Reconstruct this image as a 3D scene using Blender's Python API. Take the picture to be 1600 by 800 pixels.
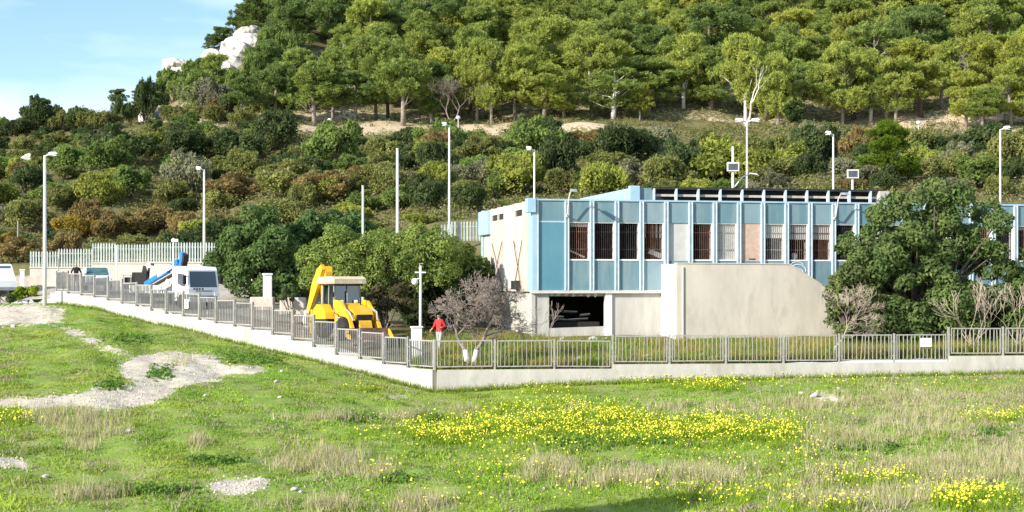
import bpy, math, random
import numpy as np
from mathutils import Vector, Matrix

for o in list(bpy.data.objects): bpy.data.objects.remove(o)
SC = bpy.context.scene
COL = SC.collection
R = math.radians
random.seed(7)
RNG = np.random.default_rng(11)

# ------------------------------------------------------------------ camera, sky, sun, exposure
EYE = 5.0            # eye height above the near field, metres
FPX, HOR = 2400.0, 440.0   # focal length in photo pixels, horizon row
cam = bpy.data.cameras.new('camera'); camo = bpy.data.objects.new('camera', cam); COL.objects.link(camo)
camo.location = (0, 0, EYE); camo.rotation_euler = (R(90), 0, 0)
cam.sensor_width = 36; cam.lens = 36 * FPX / 1600; cam.shift_y = (HOR - 400) / 1600
cam.clip_start = 0.5; cam.clip_end = 5000
SC.camera = camo

SUN = Vector((-.695, -.58, .425)).normalized()
w = bpy.data.worlds.new('World'); SC.world = w; w.use_nodes = True
nt = w.node_tree; nt.nodes.clear()
wo = nt.nodes.new('ShaderNodeOutputWorld'); bg = nt.nodes.new('ShaderNodeBackground')
sky = nt.nodes.new('ShaderNodeTexSky'); sky.sky_type = 'NISHITA'; sky.sun_disc = False
sky.sun_elevation = math.asin(SUN.z); sky.sun_rotation = math.atan2(SUN.x, SUN.y)
sky.air_density = 1.0; sky.dust_density = 0.3; sky.ozone_density = 3.5
tc = nt.nodes.new('ShaderNodeTexCoord'); mp = nt.nodes.new('ShaderNodeMapping')
mp.inputs['Scale'].default_value = (2.6, 2.6, 11); mp.inputs['Rotation'].default_value = (0, R(-16), 0)
mp.inputs['Location'].default_value = (.35, 0, .62)
nz = nt.nodes.new('ShaderNodeTexNoise'); nz.inputs['Scale'].default_value = 1.5; nz.inputs['Detail'].default_value = 5
rp = nt.nodes.new('ShaderNodeValToRGB'); rp.color_ramp.elements[0].position = .42; rp.color_ramp.elements[1].position = .66
rp.color_ramp.elements[0].color = (0, 0, 0, 1); rp.color_ramp.elements[1].color = (.8, .8, .8, 1)
mx = nt.nodes.new('ShaderNodeMixRGB'); mx.inputs['Color2'].default_value = (6.2, 6.9, 7.6, 1)
nt.links.new(tc.outputs['Generated'], mp.inputs['Vector']); nt.links.new(mp.outputs[0], nz.inputs['Vector'])
nt.links.new(nz.outputs['Fac'], rp.inputs['Fac']); nt.links.new(rp.outputs[0], mx.inputs['Fac'])
nt.links.new(sky.outputs[0], mx.inputs['Color1']); nt.links.new(mx.outputs[0], bg.inputs['Color'])
bg.inputs['Strength'].default_value = 0.135
nt.links.new(bg.outputs[0], wo.inputs['Surface'])

sl = bpy.data.lights.new('sun', 'SUN'); sl.energy = 4.9; sl.angle = R(.53); sl.color = (1, .94, .82)
so = bpy.data.objects.new('sun', sl); COL.objects.link(so); so.rotation_euler = SUN.to_track_quat('Z', 'Y').to_euler()
so.location = (-40, -30, 60)

vs = SC.view_settings
vs.view_transform = 'Standard'; vs.look = 'None'; vs.gamma = 1; vs.exposure = 0.70; vs.use_curve_mapping = False
SC.render.engine = 'CYCLES'
SC.cycles.max_bounces = 6; SC.cycles.transparent_max_bounces = 8
SC.cycles.use_denoising = True

# ------------------------------------------------------------------ materials
def nodes(name):
    m = bpy.data.materials.new(name); m.use_nodes = True; t = m.node_tree; t.nodes.clear()
    out = t.nodes.new('ShaderNodeOutputMaterial'); return m, t, out
def mat(name, c1, c2=None, scale=3, rough=.75, metal=0, bump=0, detail=6, lo=.35, hi=.65, c3=None, s3=.6, lo3=.55, hi3=.7, stretch=None, spec=.3):
    m, t, out = nodes(name); b = t.nodes.new('ShaderNodeBsdfPrincipled')
    b.inputs['Roughness'].default_value = rough; b.inputs['Metallic'].default_value = metal
    b.inputs['Specular IOR Level'].default_value = spec
    t.links.new(b.outputs[0], out.inputs[0])
    if c2 is None: b.inputs['Base Color'].default_value = (*c1, 1)
    else:
        co = t.nodes.new('ShaderNodeTexCoord'); vec = co.outputs['Object']
        if stretch:
            mpn = t.nodes.new('ShaderNodeMapping'); mpn.inputs['Scale'].default_value = stretch
            t.links.new(vec, mpn.inputs[0]); vec = mpn.outputs[0]
        n = t.nodes.new('ShaderNodeTexNoise'); n.inputs['Scale'].default_value = scale; n.inputs['Detail'].default_value = detail
        n.inputs['Roughness'].default_value = .6
        t.links.new(vec, n.inputs['Vector'])
        r = t.nodes.new('ShaderNodeValToRGB'); e = r.color_ramp.elements
        e[0].position = lo; e[1].position = hi; e[0].color = (*c1, 1); e[1].color = (*c2, 1)
        t.links.new(n.outputs['Fac'], r.inputs[0]); col = r.outputs[0]
        if c3:
            n3 = t.nodes.new('ShaderNodeTexNoise'); n3.inputs['Scale'].default_value = s3; n3.inputs['Detail'].default_value = 7
            n3.inputs['Roughness'].default_value = .65
            t.links.new(vec, n3.inputs['Vector'])
            r3 = t.nodes.new('ShaderNodeValToRGB'); r3.color_ramp.elements[0].position = lo3; r3.color_ramp.elements[1].position = hi3
            t.links.new(n3.outputs['Fac'], r3.inputs[0])
            mm = t.nodes.new('ShaderNodeMixRGB'); mm.inputs[2].default_value = (*c3, 1)
            t.links.new(r3.outputs[0], mm.inputs[0]); t.links.new(col, mm.inputs[1]); col = mm.outputs[0]
        t.links.new(col, b.inputs['Base Color'])
        if bump:
            bp = t.nodes.new('ShaderNodeBump'); bp.inputs['Strength'].default_value = bump; bp.inputs['Distance'].default_value = .05
            t.links.new(n.outputs['Fac'], bp.inputs['Height']); t.links.new(bp.outputs[0], b.inputs['Normal'])
    return m
def leafmat(name, attr=None, var=.35, trans=.4, nscale=1.3):
    """leaf colour from the object's own colour (or the mesh attribute), varied per tree and per clump"""
    m, t, out = nodes(name)
    if attr:
        a = t.nodes.new('ShaderNodeAttribute'); a.attribute_name = attr; col = a.outputs['Color']
    else:
        oi = t.nodes.new('ShaderNodeObjectInfo'); col = oi.outputs['Color']
        co = t.nodes.new('ShaderNodeTexCoord'); n = t.nodes.new('ShaderNodeTexNoise'); n.inputs['Scale'].default_value = nscale
        n.inputs['Detail'].default_value = 3
        t.links.new(co.outputs['Object'], n.inputs['Vector'])
        hs = t.nodes.new('ShaderNodeHueSaturation')
        mr = t.nodes.new('ShaderNodeMapRange'); mr.inputs[1].default_value = .3; mr.inputs[2].default_value = .7
        mr.inputs[3].default_value = 1 - var; mr.inputs[4].default_value = 1 + var
        t.links.new(n.outputs['Fac'], mr.inputs[0]); t.links.new(mr.outputs[0], hs.inputs['Value'])
        mh = t.nodes.new('ShaderNodeMapRange'); mh.inputs[1].default_value = .3; mh.inputs[2].default_value = .7
        mh.inputs[3].default_value = .515; mh.inputs[4].default_value = .485
        t.links.new(n.outputs['Fac'], mh.inputs[0]); t.links.new(mh.outputs[0], hs.inputs['Hue'])
        t.links.new(col, hs.inputs['Color']); col = hs.outputs[0]
    d = t.nodes.new('ShaderNodeBsdfDiffuse'); tr = t.nodes.new('ShaderNodeBsdfTranslucent'); mix = t.nodes.new('ShaderNodeMixShader')
    mix.inputs[0].default_value = trans
    t.links.new(col, d.inputs[0]); t.links.new(col, tr.inputs[0]); t.links.new(d.outputs[0], mix.inputs[1]); t.links.new(tr.outputs[0], mix.inputs[2])
    t.links.new(mix.outputs[0], out.inputs[0]); return m
def glassmat(name, tint, refl=.25):
    m, t, out = nodes(name)
    tr = t.nodes.new('ShaderNodeBsdfTransparent'); tr.inputs[0].default_value = (*tint, 1)
    g = t.nodes.new('ShaderNodeBsdfGlossy'); g.inputs['Roughness'].default_value = .08; g.inputs[0].default_value = (.85, .92, .95, 1)
    mix = t.nodes.new('ShaderNodeMixShader'); mix.inputs[0].default_value = refl
    t.links.new(tr.outputs[0], mix.inputs[1]); t.links.new(g.outputs[0], mix.inputs[2]); t.links.new(mix.outputs[0], out.inputs[0]); return m

M = {}
M['leaf'] = leafmat('leaf'); M['leafattr'] = leafmat('leaf_attribute', 'col', trans=.3)
M['flower'] = mat('flower_yellow', (.68, .58, .02), (.76, .68, .08), 3, .7)
M['bark'] = mat('bark_grey', (.16, .13, .11), (.36, .32, .28), 4, .9, bump=.4)
M['barkdark'] = mat('bark_dark', (.07, .055, .045), (.15, .12, .1), 4, .9, bump=.4)
M['barkwhite'] = mat('bark_bleached', (.5, .46, .42), (.78, .75, .7), 3, .85)
M['twig'] = mat('twig_mauve', (.19, .15, .13), (.31, .25, .22), 2, .9)
M['twigpale'] = mat('twig_pale', (.34, .27, .22), (.5, .42, .34), 2, .9)
M['concrete'] = mat('concrete_wall', (.43, .405, .36), (.53, .505, .455), 2.2, .85, bump=.2, c3=(.30, .27, .22), s3=.9, lo3=.54, hi3=.8, stretch=(1, 1, .4))
M['concrete_beige'] = mat('concrete_beige', (.50, .455, .385), (.58, .53, .455), 1.1, .85, bump=.15, c3=(.36, .32, .265), s3=1.3, lo3=.52, hi3=.85, stretch=(1.3, 1.3, .45))
M['concrete_grey'] = mat('concrete_grey', (.41, .39, .36), (.50, .48, .44), 2, .85, bump=.1, c3=(.33, .30, .26), s3=.8, lo3=.54, hi3=.75, stretch=(1.6, 1.6, .35))
M['cream'] = mat('cream_render', (.47, .42, .36), (.57, .525, .46), 1.6, .8, bump=.05, c3=(.38, .28, .21), s3=1.1, lo3=.52, hi3=.8, stretch=(1, 1, .5))
M['blue'] = mat('blue_panel', (.115, .215, .258), (.145, .245, .285), 1.6, .5, c3=(.25, .295, .31), s3=.8, lo3=.45, hi3=.78, stretch=(2.2, 1, .35), spec=.4)
M['bluegrey'] = mat('blue_panel_faded', (.18, .275, .32), (.215, .305, .35), 1.2, .55, c3=(.29, .335, .355), s3=.7, lo3=.5, hi3=.8, stretch=(1, 1, .5))
M['bluedeep'] = mat('blue_panel_deep', (.085, .225, .295), (.105, .25, .32), 1.2, .45, stretch=(1, 1, .5), spec=.4)
M['mullion'] = mat('mullion_pale', (.47, .555, .62), (.56, .635, .68), 3, .5)
M['palebl'] = mat('pale_blue_metal', (.30, .46, .57), (.36, .51, .61), 2, .5)
M['white'] = mat('white_paint', (.72, .71, .68), (.82, .81, .79), 3, .5)
M['offwhite'] = mat('offwhite_panel', (.52, .50, .47), (.62, .60, .57), 2, .7)
M['salmon'] = mat('chipboard', (.46, .32, .25), (.56, .41, .33), 5, .85)
M['block'] = mat('block_infill', (.44, .44, .42), (.52, .51, .49), 3, .9, bump=.2)
M['dark'] = mat('dark_metal', (.02, .02, .022), (.045, .043, .042), 3, .6)
M['rust'] = mat('rusty_bars', (.10, .055, .04), (.2, .11, .08), 6, .8)
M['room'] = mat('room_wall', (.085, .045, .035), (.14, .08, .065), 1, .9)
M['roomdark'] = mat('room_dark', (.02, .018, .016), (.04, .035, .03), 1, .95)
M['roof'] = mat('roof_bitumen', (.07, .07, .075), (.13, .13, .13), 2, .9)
M['galv'] = mat('galvanised', (.34, .325, .30), (.43, .41, .38), 4, .55, metal=.2, c3=(.30, .21, .13), s3=2.5, lo3=.6, hi3=.78)
M['galvdark'] = mat('galvanised_weathered', (.31, .30, .285), (.42, .40, .375), 3, .6, metal=.2, c3=(.36, .25, .16), s3=.8, lo3=.55, hi3=.8)
M['palis'] = mat('palisade_greenish', (.33, .39, .37), (.44, .49, .46), 2, .6)
M['pole'] = mat('pole_paint', (.62, .61, .56), (.72, .70, .65), 2, .5)
M['yellow'] = mat('machine_yellow', (.72, .39, .015), (.80, .46, .02), 2, .45, c3=(.42, .27, .09), s3=3, lo3=.54, hi3=.78, spec=.4)
M['orange'] = mat('orange_paint', (.6, .15, .03), (.66, .2, .04), 2, .5)
M['roofcream'] = mat('cab_roof_cream', (.58, .46, .30), (.66, .54, .38), 2, .5)
M['tyre'] = mat('tyre', (.018, .018, .018), (.04, .038, .035), 4, .9)
M['rim'] = mat('rim', (.6, .57, .5), (.7, .66, .58), 4, .5)
M['cabwhite'] = mat('truck_white', (.76, .77, .78), (.82, .83, .83), 1, .3, spec=.5)
M['craneblue'] = mat('crane_blue', (.01, .16, .50), (.015, .2, .56), 2, .35, spec=.5)
M['plastic'] = mat('grey_plastic', (.22, .24, .26), (.3, .32, .34), 2, .5)
M['glass'] = glassmat('vehicle_glass', (.10, .15, .165), .16)
M['glassdark'] = mat('windscreen_teal', (.05, .11, .12), (.09, .17, .17), 2, .12, spec=.6)
M['lampglass'] = mat('lamp_lens', (.75, .76, .74), (.82, .82, .8), 2, .2)
M['solar'] = mat('solar_cell', (.05, .06, .08), (.1, .11, .13), 3, .3)
M['red'] = mat('jacket_red', (.56, .025, .03), (.66, .05, .05), 5, .8)
M['black'] = mat('jacket_black', (.012, .012, .014), (.03, .03, .032), 5, .85)
M['trouser'] = mat('trouser_grey', (.30, .31, .31), (.42, .42, .40), 6, .85)
M['skin'] = mat('skin', (.42, .25, .18), (.48, .29, .21), 5, .6)
M['hair'] = mat('hair', (.02, .015, .012), (.05, .035, .025), 8, .8)
M['hivis'] = mat('work_shirt', (.62, .36, .05), (.7, .42, .08), 5, .8)
M['limestone'] = mat('limestone', (.44, .41, .36), (.62, .59, .54), 1.4, .9, bump=.8, c3=(.22, .20, .17), s3=.8, lo3=.52, hi3=.66)
M['gravel'] = mat('gravel_tan', (.50, .43, .34), (.66, .59, .49), 5, .95)
M['slate'] = mat('hut_roof_grey', (.16, .15, .16), (.26, .25, .25), 2, .8)
M['tilered'] = mat('tile_red', (.3, .12, .07), (.4, .18, .1), 3, .8)
M['sheet'] = mat('white_sheet', (.75, .75, .74), (.82, .82, .8), 3, .7)
M['graf'] = mat('graffiti_paint', (.62, .72, .80), None)

# ------------------------------------------------------------------ mesh helpers
def mesh_obj(name, V, F, m, parent=None, smooth=False, link=True):
    me = bpy.data.meshes.new(name)
    if isinstance(V, np.ndarray) and isinstance(F, np.ndarray):
        me.vertices.add(len(V)); me.vertices.foreach_set('co', np.ascontiguousarray(V, dtype=np.float32).ravel())
        n = F.shape[1]; me.loops.add(F.size); me.loops.foreach_set('vertex_index', np.ascontiguousarray(F, dtype=np.int32).ravel())
        me.polygons.add(len(F)); me.polygons.foreach_set('loop_start', np.arange(0, F.size, n, dtype=np.int32))
        me.update(calc_edges=True)
    else:
        me.from_pydata([tuple(v) for v in V], [], [tuple(f) for f in F]); me.update()
    if smooth: me.polygons.foreach_set('use_smooth', [True] * len(me.polygons))
    if isinstance(m, (list, tuple)):
        for x in m: me.materials.append(x)
    elif m: me.materials.append(m)
    o = bpy.data.objects.new(name, me)
    if link: COL.objects.link(o)
    if parent: o.parent = parent
    return o
class MB:
    def __init__(s): s.V = []; s.F = []
    def add(s, V, F):
        k = len(s.V); s.V += [tuple(v) for v in V]; s.F += [tuple(i + k for i in f) for f in F]; return s
    def box(s, x0, x1, y0, y1, z0, z1, mtx=None):
        V = [Vector(p) for p in ((x0,y0,z0),(x1,y0,z0),(x1,y1,z0),(x0,y1,z0),(x0,y0,z1),(x1,y0,z1),(x1,y1,z1),(x0,y1,z1))]
        if mtx: V = [mtx @ v for v in V]
        return s.add(V, [(0,3,2,1),(4,5,6,7),(0,1,5,4),(1,2,6,5),(2,3,7,6),(3,0,4,7)])
    def bbox(s, x0, x1, y0, y1, z0, z1, b=.03, mtx=None):
        """box with chamfered long edges on all sides"""
        pts = []
        for (x, sx) in ((x0, 1), (x1, -1)):
            for (y, sy) in ((y0, 1), (y1, -1)):
                for (z, sz) in ((z0, 1), (z1, -1)):
                    pts += [(x, y + sy*b, z + sz*b), (x + sx*b, y, z + sz*b), (x + sx*b, y + sy*b, z)]
        if mtx: pts = [mtx @ Vector(p) for p in pts]
        import bmesh
        bm = bmesh.new()
        for p in pts: bm.verts.new(p)
        bmesh.ops.convex_hull(bm, input=bm.verts); bm.verts.index_update()
        V = [v.co.copy() for v in bm.verts]; F = [[v.index for v in f.verts] for f in bm.faces]; bm.free()
        return s.add(V, F)
    def hull(s, pts, mtx=None):
        import bmesh
        bm = bmesh.new()
        for p in pts: bm.verts.new(mtx @ Vector(p) if mtx else p)
        bmesh.ops.convex_hull(bm, input=bm.verts); 
        bmesh.ops.delete(bm, geom=[v for v in bm.verts if not v.link_faces], context='VERTS')
        bm.verts.index_update()
        V = [v.co.copy() for v in bm.verts]; F = [[v.index for v in f.verts] for f in bm.faces]; bm.free()
        return s.add(V, F)
    def prism(s, poly, y0, y1):
        """poly = (x, z) outline, extruded along y"""
        n = len(poly)
        V = [(x, y0, z) for x, z in poly] + [(x, y1, z) for x, z in poly]
        F = [tuple(range(n)), tuple(range(2*n - 1, n - 1, -1))] + [(i + n, (i + 1) % n + n, (i + 1) % n, i) for i in range(n)]
        return s.add(V, F)
    def tube(s, pts, rad, n=6, cap=True):
        pts = [Vector(p) for p in pts]
        if not isinstance(rad, (list, tuple)): rad = [rad] * len(pts)
        V = []; F = []
        for i, p in enumerate(pts):
            d = (pts[min(i + 1, len(pts) - 1)] - pts[max(i - 1, 0)]).normalized()
            a = d.orthogonal().normalized() if i == 0 else (pa - d * pa.dot(d)).normalized()
            pa = a; b = d.cross(a)
            for k in range(n):
                t = 2 * math.pi * k / n; V.append(p + (a * math.cos(t) + b * math.sin(t)) * rad[i])
        for i in range(len(pts) - 1):
            for k in range(n):
                F.append((i*n + k, i*n + (k+1) % n, (i+1)*n + (k+1) % n, (i+1)*n + k))
        if cap: F.append(tuple(range(n - 1, -1, -1))); F.append(tuple(range((len(pts)-1)*n, len(pts)*n)))
        return s.add(V, F)
    def lathe(s, prof, axis='z', c=(0,0,0), n=16):
        V = []; F = []; m_ = len(prof)
        for r, h in prof:
            for k in range(n):
                t = 2*math.pi*k/n; a, b = r*math.cos(t), r*math.sin(t)
                p = (a, b, h) if axis == 'z' else (a, h, b)
                V.append((c[0]+p[0], c[1]+p[1], c[2]+p[2]))
        for i in range(m_ - 1):
            for k in range(n): F.append((i*n+k, i*n+(k+1) % n, (i+1)*n+(k+1) % n, (i+1)*n+k))
        F.append(tuple(range(n-1, -1, -1))); F.append(tuple(range((m_-1)*n, m_*n)))
        return s.add(V, F)
    def ico(s, c, r, seed=0, rough=.25, flat=1, sub=2):
        import bmesh
        bm = bmesh.new(); bmesh.ops.create_icosphere(bm, subdivisions=sub, radius=1)
        rr = random.Random(seed); dirs = [(Vector((rr.gauss(0,1), rr.gauss(0,1), rr.gauss(0,1))).normalized(), rr.uniform(.42, .82)) for _ in range(16)]
        V = []
        for v in bm.verts:
            p = v.co.normalized(); k = 1
            for d, cut in dirs:
                t = p.dot(d)
                if t > cut: k = min(k, cut / t)
            k *= 1 + rr.uniform(-rough, rough) * .22
            V.append((c[0] + p.x*k*r[0], c[1] + p.y*k*r[1], c[2] + p.z*k*r[2]*flat))
        F = [[v.index for v in f.verts] for f in bm.faces]; bm.free(); return s.add(V, F)
    def build(s, name, m, parent=None, smooth=False): return mesh_obj(name, s.V, s.F, m, parent, smooth)
def tag(o, label=None, cat=None, group=None, kind=None):
    if label: o['label'] = label
    if cat: o['category'] = cat
    if group: o['group'] = group
    if kind: o['kind'] = kind
    return o
def empty(name, loc, rz=0, label=None, cat=None, group=None):
    o = bpy.data.objects.new(name, None); COL.objects.link(o); o.location = loc; o.rotation_euler = (0, 0, rz); o.empty_display_size = .3
    return tag(o, label, cat, group)
def inst(src, name, parent=None, loc=(0,0,0), rz=0, sc=None, color=None):
    o = bpy.data.objects.new(name, src.data if hasattr(src, 'data') else src); COL.objects.link(o); o.location = loc; o.rotation_euler = (0, 0, rz)
    if sc is not None: o.scale = sc if isinstance(sc, (tuple, list)) else (sc, sc, sc)
    if parent: o.parent = parent
    if color: o.color = (*color, 1)
    return o

# ------------------------------------------------------------------ where things are: photo pixel -> place, ground heights
def U(px): return (px - 800) / FPX
def PT(px, py, Y): return Vector((U(px) * Y, Y, EYE + (HOR - py) / FPX * Y))
LP = [679,638,600,563,526,491,458,427,395,367,338,312,287,260.5,237,214,191,169,148,127.5,106.5,88.5]   # posts of the sloping fence
LT = [576,570.5,562.6,556,543.5,533,524,516,511,506,500.6,495,491,486,479,475,470,465,462,459,455]    # top of wall under each panel
RP = [679,773,866,957,1046,1134,1224,1311,1397,1482,1567,1652,1736,1820,1903]
CORN = Vector((U(679) * 63, 63)); LEND = Vector((-27.9, 93.8)); REND = Vector((U(1600) * 65.9, 65.9))
def on_line(A, B, px):
    u = U(px); d = B - A; t = (A.x - u * A.y) / (u * d.y - d.x); return A + d * t
LPOS = [on_line(CORN, LEND, p) for p in LP]; RPOS = [on_line(CORN, REND, p) for p in RP]
def Yw(px):
    px = np.asarray(px, float); u = U(px)
    def yl(A, B):
        d = B - A; t = (A.x - u * A.y) / (u * d.y - d.x); return A.y + d.y * t
    L = yl(CORN, LEND); Rr = yl(CORN, REND)
    y = np.where(px > 679, Rr, np.where(px > 85, L, 93.9 + np.minimum((85 - px) * .02, 4)))
    return np.where(px > 2000, yl(CORN, REND)[()] if np.ndim(px) == 0 else Rr, y)
HBX = [-1400, -200, 0, 80, 148, 190, 237, 287, 338, 400, 459, 526, 600, 679, 900, 1200, 1600, 3000]
HBY = [-1.6, -1.4, -1.4, -1.3, -1.55, -1.92, -2.26, -2.48, -2.85, -3.18, -3.49, -3.82, -4.2, -4.52, -4.25, -4.1, -3.93, -3.6]
HILL = [(230, 34), (260, 45), (300, 62), (400, 90), (700, 60)]
COLS = {
 -1400: [(90,-1.6),(99,-1.4),(106,-.3),(107,.8),(150,7),(190,13),(230,12),(300,9),(700,0)],
 -200: [(90,-1.4),(98,-1.4),(106,-.2),(107,1),(150,8.8),(178,15.5),(190,17),(230,17),(300,12),(700,0)],
 0: [(95.5,-1.4),(98,-1.2),(106,-.2),(107,1.),(120,3.),(150,9.4),(178,16.8),(190,18.5),(230,18.5),(300,14),(700,0)],
 85: [(93.8,-1.1),(95,-.8),(105.5,-.3),(107,1.1),(120,3.1),(150,9.4),(178,17.2),(190,19.2),(230,20),(300,18),(700,0)],
 200: [(86,-1.2),(90,-1.1),(105.5,-.3),(107,1.2),(120,3.2),(150,9.6),(178,17.8),(190,19.8),(205,20.2),(230,22.5),(245,23),(300,21),(700,0)],
 280: [(80.5,-1.8),(86,-1.45),(105.5,-.3),(107,1.25),(120,3.3),(150,9.8),(178,18),(190,19.8),(205,22.5),(230,30),(242,33.2),(300,30),(700,0)],
 340: [(77.5,-2.05),(84,-1.55),(105.5,-.2),(107,1.25),(120,3.5),(150,10),(178,18),(190,19.9),(205,24.5),(230,33),(250,37.6),(300,36),(700,0)],
 400: [(74.5,-2.35),(82,-1.7),(105.5,0),(107,1.4),(120,3.9),(150,10.4),(178,18),(190,19.9),(205,25),(230,34.5),(260,42.5),(300,43),(700,10)],
 450: [(72,-2.7),(78,-2.2),(90,-1.4),(105,1.4),(120,4.4),(150,10.9),(178,17.9),(190,19.9),(230,34.3),(260,45.5),(300,55),(400,56),(700,20)],
 500: [(70,-2.95),(74,-2.6),(90,-1.5),(105,1.8),(120,4.8),(150,11.2),(178,17.8),(190,19.9)] + HILL,
 600: [(65.8,-3.5),(72,-2.75),(90,-1.8),(105,2.6),(120,5.8),(150,12),(178,17.6),(190,20)] + HILL,
 680: [(63,-3.72),(69,-3.15),(75,-2.66),(90,-2),(105,3.5),(120,6.8),(150,12.4),(178,17.6),(190,20.2)] + HILL,
 1000: [(64,-3.62),(68,-3.3),(75,-2.66),(92,-2.4),(105,5),(120,7.3),(150,12.4),(178,17.8),(190,20.3)] + HILL,
 1600: [(66,-3.25),(70,-2.95),(77,-2.6),(92,-2.4),(105,5),(120,7.4),(150,12.2),(178,17.4),(190,20)] + HILL,
 3000: [(66,-3.2),(77,-2.6),(92,-2.4),(105,5),(120,7.4),(150,12.2),(178,17.4),(190,20)] + HILL}
CX = np.array(sorted(COLS)); YF = np.linspace(60, 700, 1281)
CT = np.array([np.interp(YF, [a for a, _ in COLS[c]], [b for _, b in COLS[c]]) for c in CX])
NDIR = [(RNG.uniform(.5, 1.5), RNG.uniform(0, 6.28), RNG.uniform(0, 6.28)) for _ in range(40)]
def wav(X, Y, L, k0=0, n=8):
    s = 0
    for f, a, p in NDIR[k0:k0 + n]: s = s + np.sin((X * math.cos(a) + Y * math.sin(a)) * f * 6.283 / L + p)
    return s / math.sqrt(n)
def h_in(px, Y):
    px = np.asarray(px, float); Y = np.asarray(Y, float)
    i = np.clip(np.searchsorted(CX, px) - 1, 0, len(CX) - 2); f = np.clip((px - CX[i]) / (CX[i+1] - CX[i]), 0, 1)
    yi = np.clip((Y - 60) / .5, 0, len(YF) - 1.001); j = yi.astype(int); g = yi - j
    a = CT[i, j] * (1-g) + CT[i, j+1] * g; b = CT[i+1, j] * (1-g) + CT[i+1, j+1] * g
    X = U(px) * Y; k = np.clip((Y - 107) / 20, 0, 1)
    return a * (1-f) + b * f + k * (.35 * wav(X, Y, 14, 0) + .9 * wav(X, Y, 45, 8)) + .03 * wav(X, Y, 3, 16)
def h_out(px, Y):
    px = np.asarray(px, float); Y = np.asarray(Y, float); yw = Yw(px); hb = np.interp(px, HBX, HBY)
    t = np.clip((Y - 30) / (yw - 30), 0, 1); X = U(px) * np.maximum(Y, 20)
    fade = np.clip((yw - Y) / 4, 0, 1)
    return -4.95 + t * (hb + 4.95) + fade * (.08 * wav(X, Y, 7, 0) + .05 * wav(X, Y, 2.4, 16) + .028 * wav(X, Y, 1.1, 24))
def gz(X, Y):
    """ground height at a place"""
    px = 800 + FPX * X / max(Y, 20)
    h = h_out(px, Y) if Y < float(Yw(px)) else h_in(px, Y)
    return EYE + float(h)
def field_pt(px, py):
    """vectorised: where the sight line through a pixel meets the field"""
    px = np.asarray(px, float); py = np.asarray(py, float)
    lo = np.full(px.shape, 26.); hi = Yw(px) - .15
    for _ in range(30):
        m = (lo + hi) / 2; y = HOR - h_out(px, m) * FPX / m
        far = y > py; lo = np.where(far, m, lo); hi = np.where(far, hi, m)
    Y = (lo + hi) / 2; return U(px) * Y, Y, EYE + h_out(px, Y)

# ------------------------------------------------------------------ the ground sheets
def pcols(): return np.unique(np.concatenate([np.linspace(-1400, -80, 34), np.arange(-80, 1684, 4.), np.linspace(1684, 3000, 34)]))
def poly_mask(px, py, poly):
    ins = np.zeros(px.shape, bool); n = len(poly)
    for i in range(n):
        x0, y0 = poly[i]; x1, y1 = poly[(i+1) % n]
        c = ((y0 > py) != (y1 > py)) & (px < (x1-x0) * (py-y0) / ((y1-y0) or 1e-9) + x0); ins ^= c
    return ins
DIRT = [[(180,572),(215,556),(270,548),(345,556),(352,580),(345,596),(300,600),(262,615),(240,632),(170,640),(60,638),(-20,636),(-20,624),(60,620),(130,615),(150,603),(200,602),(225,596),(190,588)],
        [(-20,478),(60,474),(100,480),(108,492),(85,506),(40,508),(-20,512)],
        [(78,506),(96,505),(135,522),(170,540),(205,549),(195,556),(160,546),(120,528)],
        [(318,762),(345,748),(420,746),(425,756),(400,768),(360,774)],
        [(-20,716),(20,714),(50,728),(45,736),(-20,728)], [(595,616),(640,616),(645,624),(610,625)],
        [(188,671),(215,670),(214,677),(192,678)], [(1255,618),(1290,614),(1320,620),(1330,628),(1290,626)], [(288,641),(306,641),(304,648),(290,647)],
        [(350,574),(400,570),(425,576),(400,584),(355,584)]]
def dirt_at(px, py):
    d = np.zeros(np.shape(px), bool); 
    jx = px + 5 * np.sin(py * .9 + px * .13) + 3 * np.sin(px * .7); jy = py + 2.5 * np.sin(px * .21 + 1) + 1.5 * np.sin(px * .57 + py)
    for p in DIRT: d |= poly_mask(jx, jy, p)
    return d
def dirt_soft(px, py):
    o = 0
    for dx, dy in ((0, 0), (9, 1), (-9, -1), (4, 3.5), (-4, -3.5), (15, -2), (-15, 2), (6, -4), (-6, 4), (0, 5.5), (0, -5.5)): o = o + dirt_at(px + dx, py + dy)
    return o / 11.
def sheet(name, px, Ygrid, hfun, m, attrs):
    PX = np.broadcast_to(px[:, None], Ygrid.shape); h = hfun(PX, Ygrid)
    X = U(PX) * np.maximum(Ygrid, 20); V = np.stack([X, Ygrid, EYE + h], -1).reshape(-1, 3)
    a, b = Ygrid.shape; I = np.arange(a * b).reshape(a, b)
    F = np.stack([I[:-1, :-1], I[1:, :-1], I[1:, 1:], I[:-1, 1:]], -1).reshape(-1, 4)
    o = mesh_obj(name, V, F, m, smooth=True); tag(o, kind='structure')
    PY = HOR - h * FPX / np.maximum(Ygrid, 5)
    for nme, fn in attrs.items():
        at = o.data.attributes.new(nme, 'FLOAT', 'POINT'); at.data.foreach_set('value', np.asarray(fn(PX, PY, X, Ygrid), np.float32).ravel())
    return o
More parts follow.
